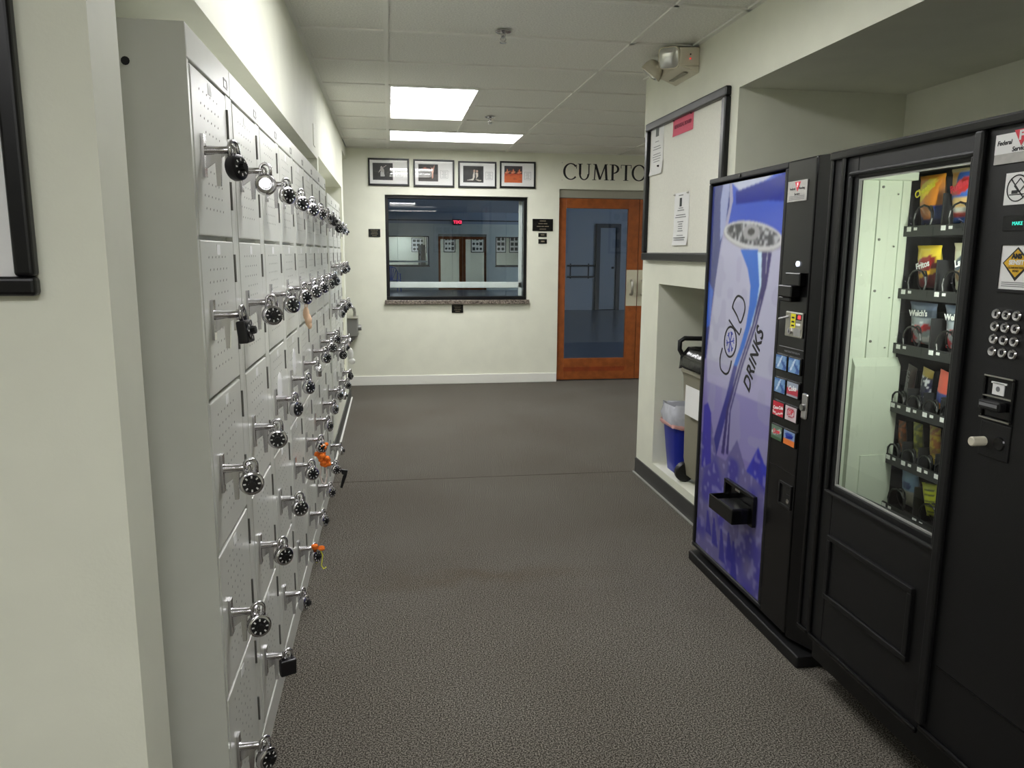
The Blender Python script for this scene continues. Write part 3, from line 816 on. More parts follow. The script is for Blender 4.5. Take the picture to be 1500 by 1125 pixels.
def letter(ch, x, h, y0):
    b = MB(); T, t_ = h * .15, h * .062
    S = lambda xx, yy, ww: stroke(b, (x + xx - ww / 2, y0 + yy), (x + xx + ww / 2, y0 + yy), h * .035)
    V_ = lambda xx, a, c, w: stroke(b, (x + xx, y0 + a), (x + xx, y0 + c), w)
    if ch == 'C':
        arc(b, x + h * .5, y0 + h / 2, h * .5, h * .52, .75, 2 * PI - .75, T, t_); V_(h * .865, h * .68, h * .93, h * .04); adv = h * .93
    elif ch == 'U':
        V_(h * .16, h * .33, h * .98, T); V_(h * .74, h * .33, h * .98, t_ * 1.2)
        arc(b, x + h * .43, y0 + h * .36, h * .335, h * .38, PI, 2 * PI, T * .8, t_); S(h * .16, h * .98, h * .32); S(h * .74, h * .98, h * .28); adv = h * .93
    elif ch == 'M':
        stroke(b, (x + h * .16, y0 + 0), (x + h * .22, y0 + h * .98), t_ * 1.2); stroke(b, (x + h * .22, y0 + h * .98), (x + h * .54, y0 + h * .04), T)
        stroke(b, (x + h * .54, y0 + h * .04), (x + h * .88, y0 + h * .98), t_ * 1.2); stroke(b, (x + h * .89, y0 + h * .98), (x + h * .97, y0 + 0), T)
        S(h * .15, h * .015, h * .27); S(h * .97, h * .015, h * .32); S(h * .17, h * .98, h * .2); S(h * .94, h * .98, h * .2); adv = h * 1.16
    elif ch == 'P':
        V_(h * .18, 0, h * .98, T); arc(b, x + h * .26, y0 + h * .71, h * .36, h * .285, PI / 2, -PI / 2, T, t_); S(h * .18, h * .015, h * .34); S(h * .12, h * .98, h * .3); S(h * .25, h * .44, h * .16); adv = h * .7
    elif ch == 'T':
        V_(h * .36, 0, h * .98, T); S(h * .36, h * .965, h * .7); S(h * .36, h * .015, h * .34)
        V_(h * .025, h * .76, h * .98, h * .035); V_(h * .695, h * .76, h * .98, h * .035); adv = h * .72
    elif ch == 'O':
        arc(b, x + h * .5, y0 + h / 2, h * .5, h * .52, 0, 2 * PI, T, t_, 40); adv = h * 1.08
    elif ch == 'N':
        V_(h * .16, 0, h * .98, t_ * 1.2); stroke(b, (x + h * .16, y0 + h * .98), (x + h * .84, y0 + h * .02), T); V_(h * .84, 0, h * .98, t_ * 1.2)
        S(h * .16, h * .015, h * .28); S(h * .13, h * .98, h * .22); S(h * .84, h * .98, h * .28); adv = h
    obj('letter', b, M_ink, t)
    return adv
xx = .03; HH = .166
for ch in 'CUMPTON': xx += letter(ch, xx, HH, .026) * 1.02

def plaque(x0, x1, z0, z1, label, lines, name='plaque'):
    t = thing(name, label, 'plaque', (x0, D, z0), right=R_BACK)
    w, h = x1 - x0, z1 - z0
    obj('plate', MB().box(0, w, 0, h, 0, .008), M_blackg, t, bevel=.002)
    n = len(lines); b = MB()      # engraving too small to read in the photo: rows of word-long marks
    for i, words_ in enumerate(lines):
        tot = sum(words_) + .03 * (len(words_) - 1); x = w * (.5 - tot / 2); y = h * (1 - (i + .75) / (n + .5))
        for q in words_:
            b.box(x, x + w * q, y - h * .14 / n, y + h * .14 / n, .008, .0084); x += w * (q + .03)
    obj('engraving', b, M_brass, t)
plaque(1.512, 1.734, 1.633, 1.761, 'large black engraved plaque between window and wooden door', [(.3,), (.22, .18), (.2, .12, .2), (.32,)])
plaque(1.576, 1.668, 1.572, 1.614, 'upper of the two tiny black plaques under the large plaque', [(.4,)])
plaque(1.578, 1.670, 1.501, 1.55, 'lower of the two tiny black plaques under the large plaque', [(.42,)])
plaque(-.207, -.088, 1.555, 1.636, 'black engraved plaque left of the studio window', [(.4, .2), (.5,), (.3, .25), (.4,)])
plaque(.646, .769, .767, .854, 'black engraved plaque centred below the window sill', [(.4, .2), (.5,), (.3, .25), (.4,)])

# ------------------------------------------------------------------ sprinklers
for (x, y), lb in zip([(.555, 3.83), (.79, 6.15)], ['nearer pendant sprinkler head on the ceiling', 'farther pendant sprinkler head, right of the lit troffers']):
    t = thing('sprinkler', lb, 'sprinkler', (x, y, ZC), group='ceiling sprinkler heads')
    obj('escutcheon', MB().lathe([(.038, 0), (.038, -.004), (.03, -.008), (.012, -.012)], 18), M_chrome, t, smooth=40)
    obj('frame', MB().lathe([(.012, -.01), (.012, -.022), (.007, -.026), (.007, -.03)], 10).tube([(-.007, 0, -.026), (-.013, 0, -.036), (-.004, 0, -.05)], .003, 6).tube([(.007, 0, -.026), (.013, 0, -.036), (.004, 0, -.05)], .003, 6), M_chrome, t, smooth=40)
    obj('deflector', MB().lathe([(.001, -.05), (.016, -.05), (.017, -.052), (.001, -.053)], 14), M_chrome, t)

# ------------------------------------------------------------------ right wall: board, papers, emergency light
t = thing('bulletin_board', 'large cream bulletin board in a black frame on the right wall', 'board', (XR, 4.605, 1.365), right=R_RIGHT)
BW, BH = 1.13, .80
obj('frame', MB().ring(0, BW, 0, BH, .045, 0, .03), M_frame, t, bevel=.008, segs=3)
obj('board', MB().box(.03, BW - .03, .03, BH - .03, 0, .008), mat('board_cream', (228, 227, 214), .55, noise=.03, nscale=90), t)
def notice(name, label, cat, yc, z0, w, h, m, rot=0):
    t = thing(name, label, cat, (XR - .0085, yc, z0), right=R_RIGHT)
    nx, ny = 5, 9; vs = []; fs = []
    for j in range(ny):
        for i in range(nx):
            u, v = i / (nx - 1), j / (ny - 1)
            vs.append((u * w, v * h, .001 + .008 * (max(0, .3 - v) / .3) ** 2 * (1 if m is M_paper else .2)))
    k = nx * ny
    vs += [(x, y, z - .0005) for x, y, z in vs]
    for j in range(ny - 1):
        for i in range(nx - 1):
            a = j * nx + i; fs.append((a, a + 1, a + nx + 1, a + nx)); fs.append((k + a, k + a + nx, k + a + nx + 1, k + a + 1))
    obj('sheet', MB().add(vs, fs), m, t)
    return t
t = notice('notice', 'white notice with a small photo pinned at the board\'s top left corner', 'paper', 4.545, 1.86, .21, .29, M_paper)
b = MB(); b.box(.08, .13, .215, .265, .001, .0022); obj('picture_print', b, mat('grey_halftone', (110, 114, 112), .8), t)
b = MB()
for q, wd in enumerate([.06, 0, .11, .13, 0, .12, .14, .12, .1]):
    if wd: b.box(.105 - wd / 2, .105 + wd / 2, .185 - q * .014, .188 - q * .014, .001, .0022)
obj('printed_lines', b, M_inkg, t)
for px, py in ((.02, .28), (.19, .28), (.15, .045)): obj('push_pin', MB().lathe([(.006, .001), (.006, .006), (.003, .012), (.001, .012)], 10, 'Z', (px, py, .002)), M_ink, t)
t = notice('pink_notice', 'pink title card at the top of the bulletin board', 'paper', 4.19, 2.035, .29, .094, M_pink)
text('REHEARSAL BOARD', .027, .145, .047, .0024, mat('dark_pink_ink', (150, 40, 70), .7), t, bold=.0006)
for px in (.02, .265): obj('push_pin', MB().lathe([(.006, .001), (.006, .006), (.001, .012)], 10, 'Z', (px, .086, .002)), M_ink, t)
t = notice('schedule_notice', 'white schedule sheet pinned low on the board by the drink machine', 'paper', 4.12, 1.45, .212, .278, M_paper)
b = MB(); b.box(.082, .108, .205, .25, .001, .0032); obj('picture_print', b, mat('dark_halftone', (56, 62, 60), .8), t)
b = MB()
for q, wd in enumerate([.06, .09, 0, .13, .15, 0, .08, .05, .06, .05, .07, 0, .09, .15, .14]):
    if wd: b.box(.1 - wd / 2, .1 + wd / 2, .195 - q * .012, .1985 - q * .012, .001, .0032 + (.006 if q > 12 else 0))
b.box(.065, .125, .262, .266, .001, .0032)
obj('printed_lines', b, M_inkg, t)
for px, py in ((.01, .27), (.2, .272)): obj('push_pin', MB().lathe([(.006, .001), (.006, .006), (.001, .012)], 10, 'Z', (px, py, .002)), M_steel, t)

t = thing('emergency_light', 'ivory two-headed emergency light at the top of the right wall', 'light', (XR, 4.20, 2.302), right=R_RIGHT)
obj('housing', MB().hexa([(0, .035, 0), (.325, .035, 0), (.325, .127, 0), (0, .127, 0)], [(.01, .035, .1), (.315, .035, .1), (.315, .124, .1), (.01, .124, .1)])
    .hexa([(0, .0, 0), (.325, .0, 0), (.325, .036, 0), (0, .036, 0)], [(.01, .02, .06), (.315, .02, .06), (.315, .036, .1), (.01, .036, .1)]), M_ivory, t, bevel=.006)
obj('vent_slot', MB().box(.06, .27, .012, .016, .035, .062), M_grey_p, t)
obj('indicator', MB().lathe([(.0035, .325), (.0035, .328), (.001, .329)], 10, 'X', (0, .068, .05)), M_led, t)
obj('test_button', MB().lathe([(.004, .325), (.004, .328), (.001, .328)], 10, 'X', (0, .088, .05)), M_ink, t)
def head(cx, cz, co, yaw_, pit):
    """square lamp head with rounded shell and lens, aimed by yaw and pitch"""
    b = MB(); lens = MB()
    Rm = Matrix.Rotation(yaw_, 3, 'Y') @ Matrix.Rotation(pit, 3, 'X')
    def rr(s, rad, n=4):
        pts = []
        for qx, qy, a0 in ((1, 1, 0), (-1, 1, PI / 2), (-1, -1, PI), (1, -1, 3 * PI / 2)):
            for i in range(n): a = a0 + PI / 2 * i / (n - 1); pts.append((qx * (s - rad) + rad * math.cos(a), qy * (s - rad) + rad * math.sin(a)))
        return pts
    rings = []
    for s, zz in ((.02, -.06), (.038, -.05), (.05, -.025), (.053, 0), (.053, .012), (.048, .014)):
        rings.append([Rm @ Vector((px, py, zz)) + Vector((cx, cz, co)) for px, py in rr(s, s * .45)])
    n = len(rings[0]); vs = [p for r in rings for p in r]; fs = []
    for i in range(len(rings) - 1):
        for j in range(n): fs.append((i * n + j, i * n + (j + 1) % n, (i + 1) * n + (j + 1) % n, (i + 1) * n + j))
    fs.append(tuple(range(n)))
    b.add(vs, fs)
    hd = obj('lamp_head', b, M_ivory, t, smooth=50)
    lv = []; lf = []
    for s, zz in ((.048, .013), (.036, .019), (.018, .022), (.004, .0225)): lv += [Rm @ Vector((px, py, zz)) + Vector((cx, cz, co)) for px, py in rr(s, s * .45)]
    for i in range(3):
        for j in range(n): lf.append((i * n + j, i * n + (j + 1) % n, (i + 1) * n + (j + 1) % n, (i + 1) * n + j))
    lf.append(tuple(3 * n + j for j in range(n)))
    obj('lens', MB().add(lv, lf), M_lens, hd, smooth=50)
    obj('neck', MB().tube([(cx, cz + .04, .05), (cx, cz + .045, co)], .012, 8), M_ivory, hd)
head(.27, .080, .14, .95, .25)
head(.03, .06, .15, -.5, .9)

# ------------------------------------------------------------------ bins in the low niche
def rrect(s, sy_, rad, n=5):
    pts = []
    for qx, qy, a0 in ((1, 1, 0), (-1, 1, PI / 2), (-1, -1, PI), (1, -1, 3 * PI / 2)):
        for i in range(n): a = a0 + PI / 2 * i / (n - 1); pts.append((qx * (s - rad) + rad * math.cos(a), qy * (sy_ - rad) + rad * math.sin(a)))
    return pts
def loft(secs, cap0=True, cap1=True, wob=0, seed=1):
    """secs: (half x, half y, radius, z)"""
    rnd = random.Random(seed); b = MB(); rings = []
    for s, sy_, rad, z in secs:
        rings.append([(x + rnd.uniform(-wob, wob), y + rnd.uniform(-wob, wob), z + rnd.uniform(-wob, wob)) for x, y in rrect(s, sy_, rad)])
    n = len(rings[0]); vs = [p for r in rings for p in r]; fs = []
    for i in range(len(rings) - 1):
        for j in range(n): fs.append((i * n + j, i * n + (j + 1) % n, (i + 1) * n + (j + 1) % n, (i + 1) * n + j))
    if cap0: fs.append(tuple(range(n - 1, -1, -1)))
    if cap1: fs.append(tuple((len(rings) - 1) * n + j for j in range(n)))
    return b.add(vs, fs)
t = thing('waste_bin', 'small blue waste bin with a crumpled clear liner in the low niche', 'bin', (1.715, 4.17, .1451))
obj('tub', loft([(.10, .085, .03, 0), (.115, .1, .035, .15), (.13, .115, .04, .33), (.124, .109, .038, .33), (.1, .085, .03, .02)], cap1=True), M_blue, t, smooth=50)
obj('liner', loft([(.137, .122, .042, .285), (.141, .126, .045, .33), (.135, .12, .04, .375), (.125, .108, .04, .40), (.112, .1, .04, .375), (.10, .09, .04, .28)], cap0=False, cap1=True, wob=.011, seed=4), M_bag, t, smooth=70)
obj('liner_edge', loft([(.134, .119, .042, .272), (.143, .128, .045, .282), (.140, .125, .042, .296)], cap0=False, cap1=False, wob=.006, seed=5), M_pinkrim, t, smooth=70)
t = thing('trash_cart', 'tall taupe wheeled trash cart with a black liner and handle in the niche', 'cart', (1.775, 3.80, .1451))
obj('bin_body', loft([(.165, .17, .05, .045), (.178, .185, .055, .14), (.182, .19, .055, .46), (.188, .197, .06, .463), (.195, .205, .06, .60), (.2, .21, .06, .62), (.205, .215, .06, .625), (.205, .215, .06, .66), (.19, .2, .05, .66)]), M_grey_p, t, smooth=35)
obj('label', MB().box(-.2005, -.1985, -.10, .10, .40, .56), M_paper, t, label='white paper label')
for o in (COL.objects[-1],): o.rotation_euler = (0, 0, 0)
obj('liner', loft([(.207, .217, .06, .64), (.209, .219, .06, .665), (.2, .21, .06, .70), (.18, .19, .06, .75), (.12, .13, .05, .735), (.06, .07, .03, .745)], cap0=False, wob=.012, seed=8), M_blackbag, t, smooth=70)
obj('handle', MB().tube([(-.16, .19, .66), (-.205, .2, .74), (-.205, .2, .785), (-.18, .2, .802), (0, .2, .796), (.18, .2, .796), (.2, .2, .74), (.16, .19, .66)], .013, 10), M_black, t, smooth=50)
for s in (-1, 1):
    obj('wheel', MB().lathe([(.02, -.02), (.05, -.02), (.056, -.013), (.056, .013), (.05, .02), (.02, .02)], 22, 'Y', (-.165, s * .15, .0565)).lathe([(.001, .022), (.018, .022), (.018, -.022), (.001, -.022)], 12, 'Y', (-.165, s * .15, .0565)), M_black, t, smooth=40)
obj('front_foot', MB().box(.1, .16, -.12, .12, 0, .05), M_grey_p, t)

# ------------------------------------------------------------------ soda machine   local: x right (-Y), y up, z out (-X)
t = thing('soda_machine', 'drinks vending machine with tall purple and blue can panel', 'vending machine', (1.37, 3.225, 0), right=R_RIGHT)
SW, SHT = .995, 1.72
soda = t
obj('cabinet', MB().box(.005, SW, .075, SHT - .004, -.82, -.05), M_blackm, t, bevel=.006)
obj('kick_plate', MB().box(.0, SW - .02, 0, .044, -.75, .018), M_blackm, t, bevel=.006)
# door frame with panel opening and control strip
PX0, PX1, PY0, PY1 = .022, .652, .088, 1.688
fr = MB().ring(0, PX1 + .022, .07, SHT, .022, -.05, .004, tb=.018)
obj('panel_frame', fr, M_blackm, t, bevel=.005)
obj('control_panel', MB().box(PX1 + .024, .862, .07, SHT, -.05, .006), M_blackg, t, bevel=.006)
obj('side_return', MB().hexa([(.862, .06, -.05), (SW, .06, -.09), (SW, SHT, -.09), (.862, SHT, -.05)], [(.862, .06, .0), (SW, .06, -.05), (SW, SHT, -.05), (.862, SHT, .0)]), M_blackg, t)
def S(Y, Z): return (3.225 - (Y + .022 * (.9 - Z) / .8), Z)
def paint_soda(U, V):
    u, v = U + PX0, V + PY0
    rgb = np.zeros((len(U), 3)); rgb[:] = L((134, 128, 176))
    k = np.clip((v - .75) / .5, 0, 1)[:, None]; rgb[:] = L((124, 114, 176)) * (1 - k) + L((158, 156, 184)) * k
    fill(rgb, inpoly(u, v, [S(3.3, 1.8), S(3.07, 1.8), S(3.05, 1.6), S(3.11, 1.45), S(3.14, 1.3), S(3.17, 1.12), S(3.19, .95), S(3.3, .9)]), (58, 66, 124))
    fill(rgb, inpoly(u, v, [S(3.3, 1.35), S(3.16, 1.25), S(3.17, 1.1), S(3.3, 1.05)]), (60, 96, 190))
    fill(rgb, inpoly(u, v, [S(3.07, 1.8), S(3.02, 1.62), S(3.06, 1.5), S(2.9, 1.5), S(2.5, 1.42), S(2.5, 1.8)]), (56, 82, 186))
    fill(rgb, inpoly(u, v, [S(3.07, 1.8), S(3.06, 1.66), S(3.08, 1.5), S(3.12, 1.46), S(3.14, 1.62), S(3.1, 1.8)]), (150, 158, 196))
    fill(rgb, inpoly(u, v, [S(3.0, 1.655), S(2.85, 1.67), S(2.72, 1.672), S(2.6, 1.69), S(2.5, 1.8), S(2.5, 1.58), S(2.72, 1.60), S(2.99, 1.60)]), (18, 34, 138))
    fill(rgb, inpoly(u, v, [S(3.06, 1.7), S(2.97, 1.655), S(2.76, 1.675), S(2.68, 1.692), S(2.85, 1.75)]), (176, 182, 205))
    # can body
    can = inpoly(u, v, [S(3.09, 1.47), S(3.12, 1.38), S(3.14, 1.25), S(3.165, 1.1), S(3.18, .95), S(3.12, .6), S(2.56, .6), S(2.53, 1.0), S(2.555, 1.3), S(2.585, 1.42), S(2.8, 1.42)])
    kk = np.clip((v - .6) / .5, 0, 1)
    fill(rgb, can, (172, 172, 196)); fill(rgb, can & (v < .85), (124, 114, 176), .8); fill(rgb, can & (v < .95) & (v >= .85), (150, 140, 190), .5)
    n1 = vnoise(u, v, 16, 5); fill(rgb, can & (n1 > .62), (150, 150, 178), .35)
    # lid
    cx, cyy = S(2.84, 1.474)
    fill(rgb, ell(u, v, cx, cyy, .252, .056, -.10), (150, 150, 152)); fill(rgb, ell(u, v, cx, cyy + .003, .247, .052, -.10), (190, 190, 192)); fill(rgb, ell(u, v, cx, cyy + .006, .228, .040, -.10), (112, 112, 116))
    n2 = vnoise(u, v, 60, 9); fill(rgb, ell(u, v, cx, cyy + .006, .228, .040, -.10) & (n2 > .55), (64, 66, 70)); fill(rgb, ell(u, v, cx, cyy + .006, .228, .040, -.10) & (n2 < .3), (170, 172, 176))
    fill(rgb, ell(u, v, cx, cyy + .014, .07, .03), (150, 150, 152)); fill(rgb, ell(u, v, cx, cyy + .016, .03, .014), (60, 60, 62))
    # swooshes
    def band(pts, c):
        l = [S(a, z) for a, b2, z in pts]; r = [S(b2, z) for a, b2, z in pts]
        fill(rgb, inpoly(u, v, l + r[::-1]), c)
    band([(2.925, 2.775, 1.425), (2.85, 2.745, 1.35), (2.815, 2.738, 1.285), (2.812, 2.752, 1.22), (2.829, 2.789, 1.13), (2.862, 2.826, 1.05), (2.915, 2.879, .96)], (40, 100, 196))
    band([(2.915, 2.879, .96), (2.965, 2.924, .82), (3.04, 2.98, .66), (3.085, 3.023, .54)], (48, 48, 132))
    band([(2.775, 2.742, 1.412), (2.742, 2.726, 1.29), (2.752, 2.74, 1.22), (2.789, 2.778, 1.13)], (176, 206, 232))
    band([(2.742, 2.70, 1.412), (2.728, 2.70, 1.29), (2.78, 2.765, 1.13), (2.866, 2.85, .966), (2.951, 2.93, .77), (2.976, 2.945, .57)], (52, 44, 104))
    band([(2.695, 2.664, 1.412), (2.70, 2.682, 1.295), (2.757, 2.742, 1.134), (2.844, 2.83, .968), (2.922, 2.91, .77), (2.93, 2.906, .58)], (52, 44, 104))
    # ice
    ic = inpoly(u, v, [S(3.3, .6), S(3.14, .62), S(3.1, .7), S(3.02, .55), S(2.93, .55), S(2.835, .665), S(2.74, .56), S(2.72, .56), S(2.655, .675), S(2.6, .63), S(2.5, .6), S(2.5, 0), S(3.3, 0)])
    fill(rgb, ic, (100, 95, 146))
    fill(rgb, inpoly(u, v, [S(2.74, .56), S(2.655, .68), S(2.6, .63), S(2.53, .6), S(2.5, .52), S(2.66, .55)]), (52, 58, 176))
    fill(rgb, inpoly(u, v, [S(3.18, .74), S(3.14, .76), S(3.1, .72), S(3.07, .5), S(3.17, .45)]), (54, 48, 160))
    n3 = vnoise(u, v, 11, 21); n4 = vnoise(u, v, 40, 22)
    low = (v < .66) & ic
    fill(rgb, low, (52, 46, 150), 0); rgb[:] = rgb * (1 - (low * np.clip((n3 - .5) * 3, 0, .75))[:, None]) + L((50, 44, 148)) * (low * np.clip((n3 - .5) * 3, 0, .75))[:, None]; rgb[:] = rgb * (1 - (low * np.clip((n4 - .62) * 2, 0, .4))[:, None]) + L((150, 148, 206)) * (low * np.clip((n4 - .62) * 2, 0, .4))[:, None]
    for a, z, hh in ((2.98, .27, .12), (2.9, .25, .14), (2.83, .26, .12), (2.78, .24, .17), (3.05, .28, .1)):
        x0, y0 = S(a, z - hh); x1, y1 = S(a + .02, z)
        fill(rgb, inpoly(u, v, [(x0 - .03, y0), (x0 + .035, y0), (x1 + .004, y1), (x1 - .012, y1)]), (36, 34, 140), .85)
    return rgb
print_sheet('front_panel', PX1 - PX0, PY1 - PY0, 190, 470, paint_soda, M_panel, t, loc=(PX0, PY0), z=-.006, blur=2)
# lettering on the panel
def smooth_path(p, n=6):
    p = [np.array(q, float) for q in p]; out = []
    for i in range(len(p) - 1):
        a, b_, c, d_ = p[max(i - 1, 0)], p[i], p[i + 1], p[min(i + 2, len(p) - 1)]
        for k in range(n):
            t_ = k / n
            out.append(tuple(.5 * (2 * b_ + (c - a) * t_ + (2 * a - 5 * b_ + 4 * c - d_) * t_ ** 2 + (3 * b_ - a - 3 * c + d_) * t_ ** 3)))
    return out + [tuple(p[-1])]
def outline(pts, r=.0046, closed=False):
    if len(pts) < 12 and len(pts) > 5: pts = smooth_path(pts)
    return MB().tube([(*S(a, z), -.0052) for a, z in pts], r, 6, closed=closed)
def arcp(c, rx, ry, a0, a1, rot, n=22):
    out = []
    for i in range(n + 1):
        a = a0 + (a1 - a0) * i / n; x = rx * math.cos(a); y = ry * math.sin(a)
        out.append((c[0] - (x * math.cos(rot) - y * math.sin(rot)), c[1] + x * math.sin(rot) + y * math.cos(rot)))
    return out
lt = dict(m=M_ink, parent=t)
def flat_letter(mb):
    mb.v = [(x, y, -.0052 + (z + .0052) * .12) for x, y, z in mb.v]
    return obj('lettering', mb, M_ink, t)
flat_letter(outline([(3.028, 1.016), (3.042, .985), (3.044, .955), (3.03, .925), (2.985, .912), (2.955, .925), (2.94, .955), (2.936, .975)]))
flat_letter(outline(arcp((2.958, 1.05), .056, .062, 0, 2 * PI * .999, .0), closed=False))
flat_letter(outline([(2.983, 1.138), (2.93, 1.11), (2.878, 1.087), (2.872, 1.10), (2.867, 1.115)]))
flat_letter(outline([(2.96, 1.192), (2.915, 1.163), (2.879, 1.136), (2.856, 1.165), (2.847, 1.2), (2.868, 1.23), (2.915, 1.24), (2.945, 1.22), (2.96, 1.192)]))
b = MB()
for k in range(6):
    a = k * PI / 3 + .2; c0 = S(2.958, 1.05)
    stroke(b, c0, (c0[0] + .036 * math.cos(a), c0[1] + .045 * math.sin(a)), .005, -.0056, -.0048)
    for s in (-1, 1):
        q = (c0[0] + .024 * math.cos(a), c0[1] + .03 * math.sin(a)); stroke(b, q, (q[0] + .014 * math.cos(a + s * .8), q[1] + .016 * math.sin(a + s * .8)), .004, -.0056, -.0048)
obj('snowflake_print', b, mat('snow_blue', (60, 70, 170), .4), t)
p0, p1 = S(2.79, .868), S(2.70, 1.134)
ang = math.atan2(p1[1] - p0[1], p1[0] - p0[0])
text('DRINKS', .088, (p0[0] + p1[0]) / 2, (p0[1] + p1[1]) / 2, -.005, M_ink, t, rot=ang, shear=.25, bold=.0016, sx=.84, spacing=1.02)
# delivery port
tr = obj('delivery_port', MB().ring(.322, .586, .365, .488, .014, -.004, .012).box(.33, .58, .37, .48, -.005, -.003), M_blackg, t, bevel=.003)
obj('tray', MB().box(.345, .565, .372, .378, 0, .085).box(.345, .565, .372, .432, .078, .085).box(.345, .352, .372, .432, 0, .085).box(.558, .565, .372, .432, 0, .085).box(.43, .565, .43, .436, .0, .085), M_blackg, t, bevel=.003)
obj('port_sign', MB().box(.43, .47, .468, .476, .012, .0128), M_steel, t)
# controls
cx0 = PX1 + .024
t2 = obj('brand_plate', MB().box(.688, .814, 1.582, 1.650, .006, .0085), M_silver, t)
obj('triangle_print', MB().prism([(.735, 1.646), (.772, 1.646), (.753, 1.614)], .0085, .0092), M_red, t2)
text('F', .018, .753, 1.635, .0095, M_paper, t2, bold=.001)
text('Federal       Vending', .012, .751, 1.624, .0088, M_ink, t2)
text('Service', .012, .751, 1.606, .0088, M_ink, t2)
b = MB()
for q in range(3): b.box(.70, .80, 1.598 - q * .005, 1.600 - q * .005, .0085, .009)
obj('printed_lines', b, M_inkg, t2)
obj('coin_button', MB().lathe([(.009, .006), (.009, .012), (.001, .013)], 16, 'Z', (.789, 1.374, 0)), M_btnlamp, t)
obj('bill_acceptor', MB().box(.747, .843, 1.30, 1.345, .006, .03).box(.725, .815, 1.262, 1.302, .006, .042).box(.712, .79, 1.245, 1.262, .006, .03), M_blackg, t, bevel=.004)
cm = obj('coin_mechanism', MB().box(.738, .85, 1.126, 1.212, .006, .013), M_steel, t, bevel=.003)
obj('yellow_sticker', MB().box(.775, .806, 1.158, 1.206, .013, .0138), M_yel, cm)
obj('sticker_lines', MB().box(.782, .8, 1.163, 1.169, .0138, .0142).box(.782, .8, 1.176, 1.182, .0138, .0142).box(.782, .8, 1.19, 1.196, .0138, .0142), M_ink, cm)
obj('display', MB().box(.808, .845, 1.186, 1.206, .013, .0136), M_ink, cm)
text('88', .017, .831, 1.196, .0140, M_led, cm, bold=.0008)
obj('coin_slot', MB().box(.812, .838, 1.168, 1.175, .013, .0138), M_paper, cm)
obj('coin_lever', MB().tube([(.765, 1.195, .015), (.725, 1.184, .03)], .004, 6), M_chrome, cm)
obj('key_lock', MB().lathe([(.011, .013), (.011, .018), (.001, .018)], 14, 'Z', (.775, 1.146, 0)).box(.80, .845, 1.132, 1.158, .013, .0145), M_chrome, cm)
obj('key_hole', MB().box(.7735, .7765, 1.141, 1.151, .0181, .0185), M_ink, cm)
obj('rule_line', MB().box(.695, .858, 1.0855, 1.0875, .006, .0066), M_inkg, t)
text('MAKE SELECTION BELOW', .009, .786, 1.072, .0064, M_inkg, t)
SEL = [(1.03, [('water', (120, 156, 196)), ('water', (120, 156, 196))]), (.947, [('water', (112, 150, 192)), ('diet', (150, 160, 176))]),
       (.863, [('cola', (196, 36, 56)), ('pepper', (206, 190, 194))]), (.776, [('dew', (96, 120, 104)), ('orange', (126, 150, 190))])]
for yc, pair in SEL:
    for k, (nm, c) in enumerate(pair):
        xc = .729 + k * .088
        def paint_btn(U, V, nm=nm, c=c):
            rgb = np.tile(L(c), (len(U), 1)); w, h = U.max(), V.max(); u, v = U / w, V / h
            if nm == 'water':
                fill(rgb, vnoise(u, v, 4, 3) > .55, (70, 110, 170)); fill(rgb, inpoly(u, v, [(.1, .1), (.5, .95), (.62, .95), (.3, .1)]), (196, 214, 232)); fill(rgb, inpoly(u, v, [(.5, .5), (.9, .0), (1, .2), (.6, .7)]), (40, 76, 140))
            if nm == 'diet': fill(rgb, v < .6, (180, 50, 66)); fill(rgb, v < .18, (150, 150, 160))
            if nm == 'cola': fill(rgb, inpoly(u, v, [(0, .3), (.4, .15), (1, .35), (1, .25), (.4, .05), (0, .2)]), (236, 232, 232))
            if nm == 'pepper': fill(rgb, ell(u, v, .5, .55, .36, .36), (170, 30, 60)); fill(rgb, ell(u, v, .5, .55, .26, .26), (216, 190, 196))
            if nm == 'dew': fill(rgb, inpoly(u, v, [(0, .5), (.3, .8), (.4, .55), (.8, .85), (1, .6), (.6, .4), (.2, .3)]), (190, 200, 190)); fill(rgb, v < .2, (60, 90, 60))
            if nm == 'orange': fill(rgb, v < .4, (224, 120, 50)); fill(rgb, ell(u, v, .5, .7, .4, .15), (40, 70, 160))
            return rgb
        bt = obj('select_button', MB().box(xc - .042, xc + .042, yc - .03, yc + .03, .004, .013), M_blackg, t, bevel=.004)
        print_sheet('button_label', .074, .05, 16, 12, paint_btn, M_print, bt, loc=(xc - .037, yc - .025), z=.0135)
        wd = {'cola': ('Coca-Cola', M_paper), 'dew': ('Dew', M_red), 'pepper': ('DP', M_red), 'orange': ('Sunkist', M_blue), 'diet': ('Coke', M_paper)}.get(nm)
        if wd: text(wd[0], .016 if len(wd[0]) > 5 else .024, xc, yc + .004, .014, wd[1], bt, rot=.12, shear=.2, bold=.0006)
obj('coin_return', MB().ring(.765, .872 - .02, .525, .612, .008, .005, .012).box(.77, .85, .53, .60, .004, .0065), M_black, t, bevel=.003)
obj('return_flap', MB().box(.815, .845, .538, .575, .0066, .010), M_black, t)
obj('coin_glint', MB().lathe([(.001, .012), (.009, .012), (.009, .010)], 12, 'Z', (.832, .552, 0)), M_chrome, t)
obj('hinge_line', MB().box(PX1 + .03, .858, .652, .654, .006, .0064), M_blackm, t)
obj('lock_pin', MB().lathe([(.006, 0), (.006, .012), (.001, .013)], 10, 'Z', (.30, SHT - .012, -.004)), M_black, t)

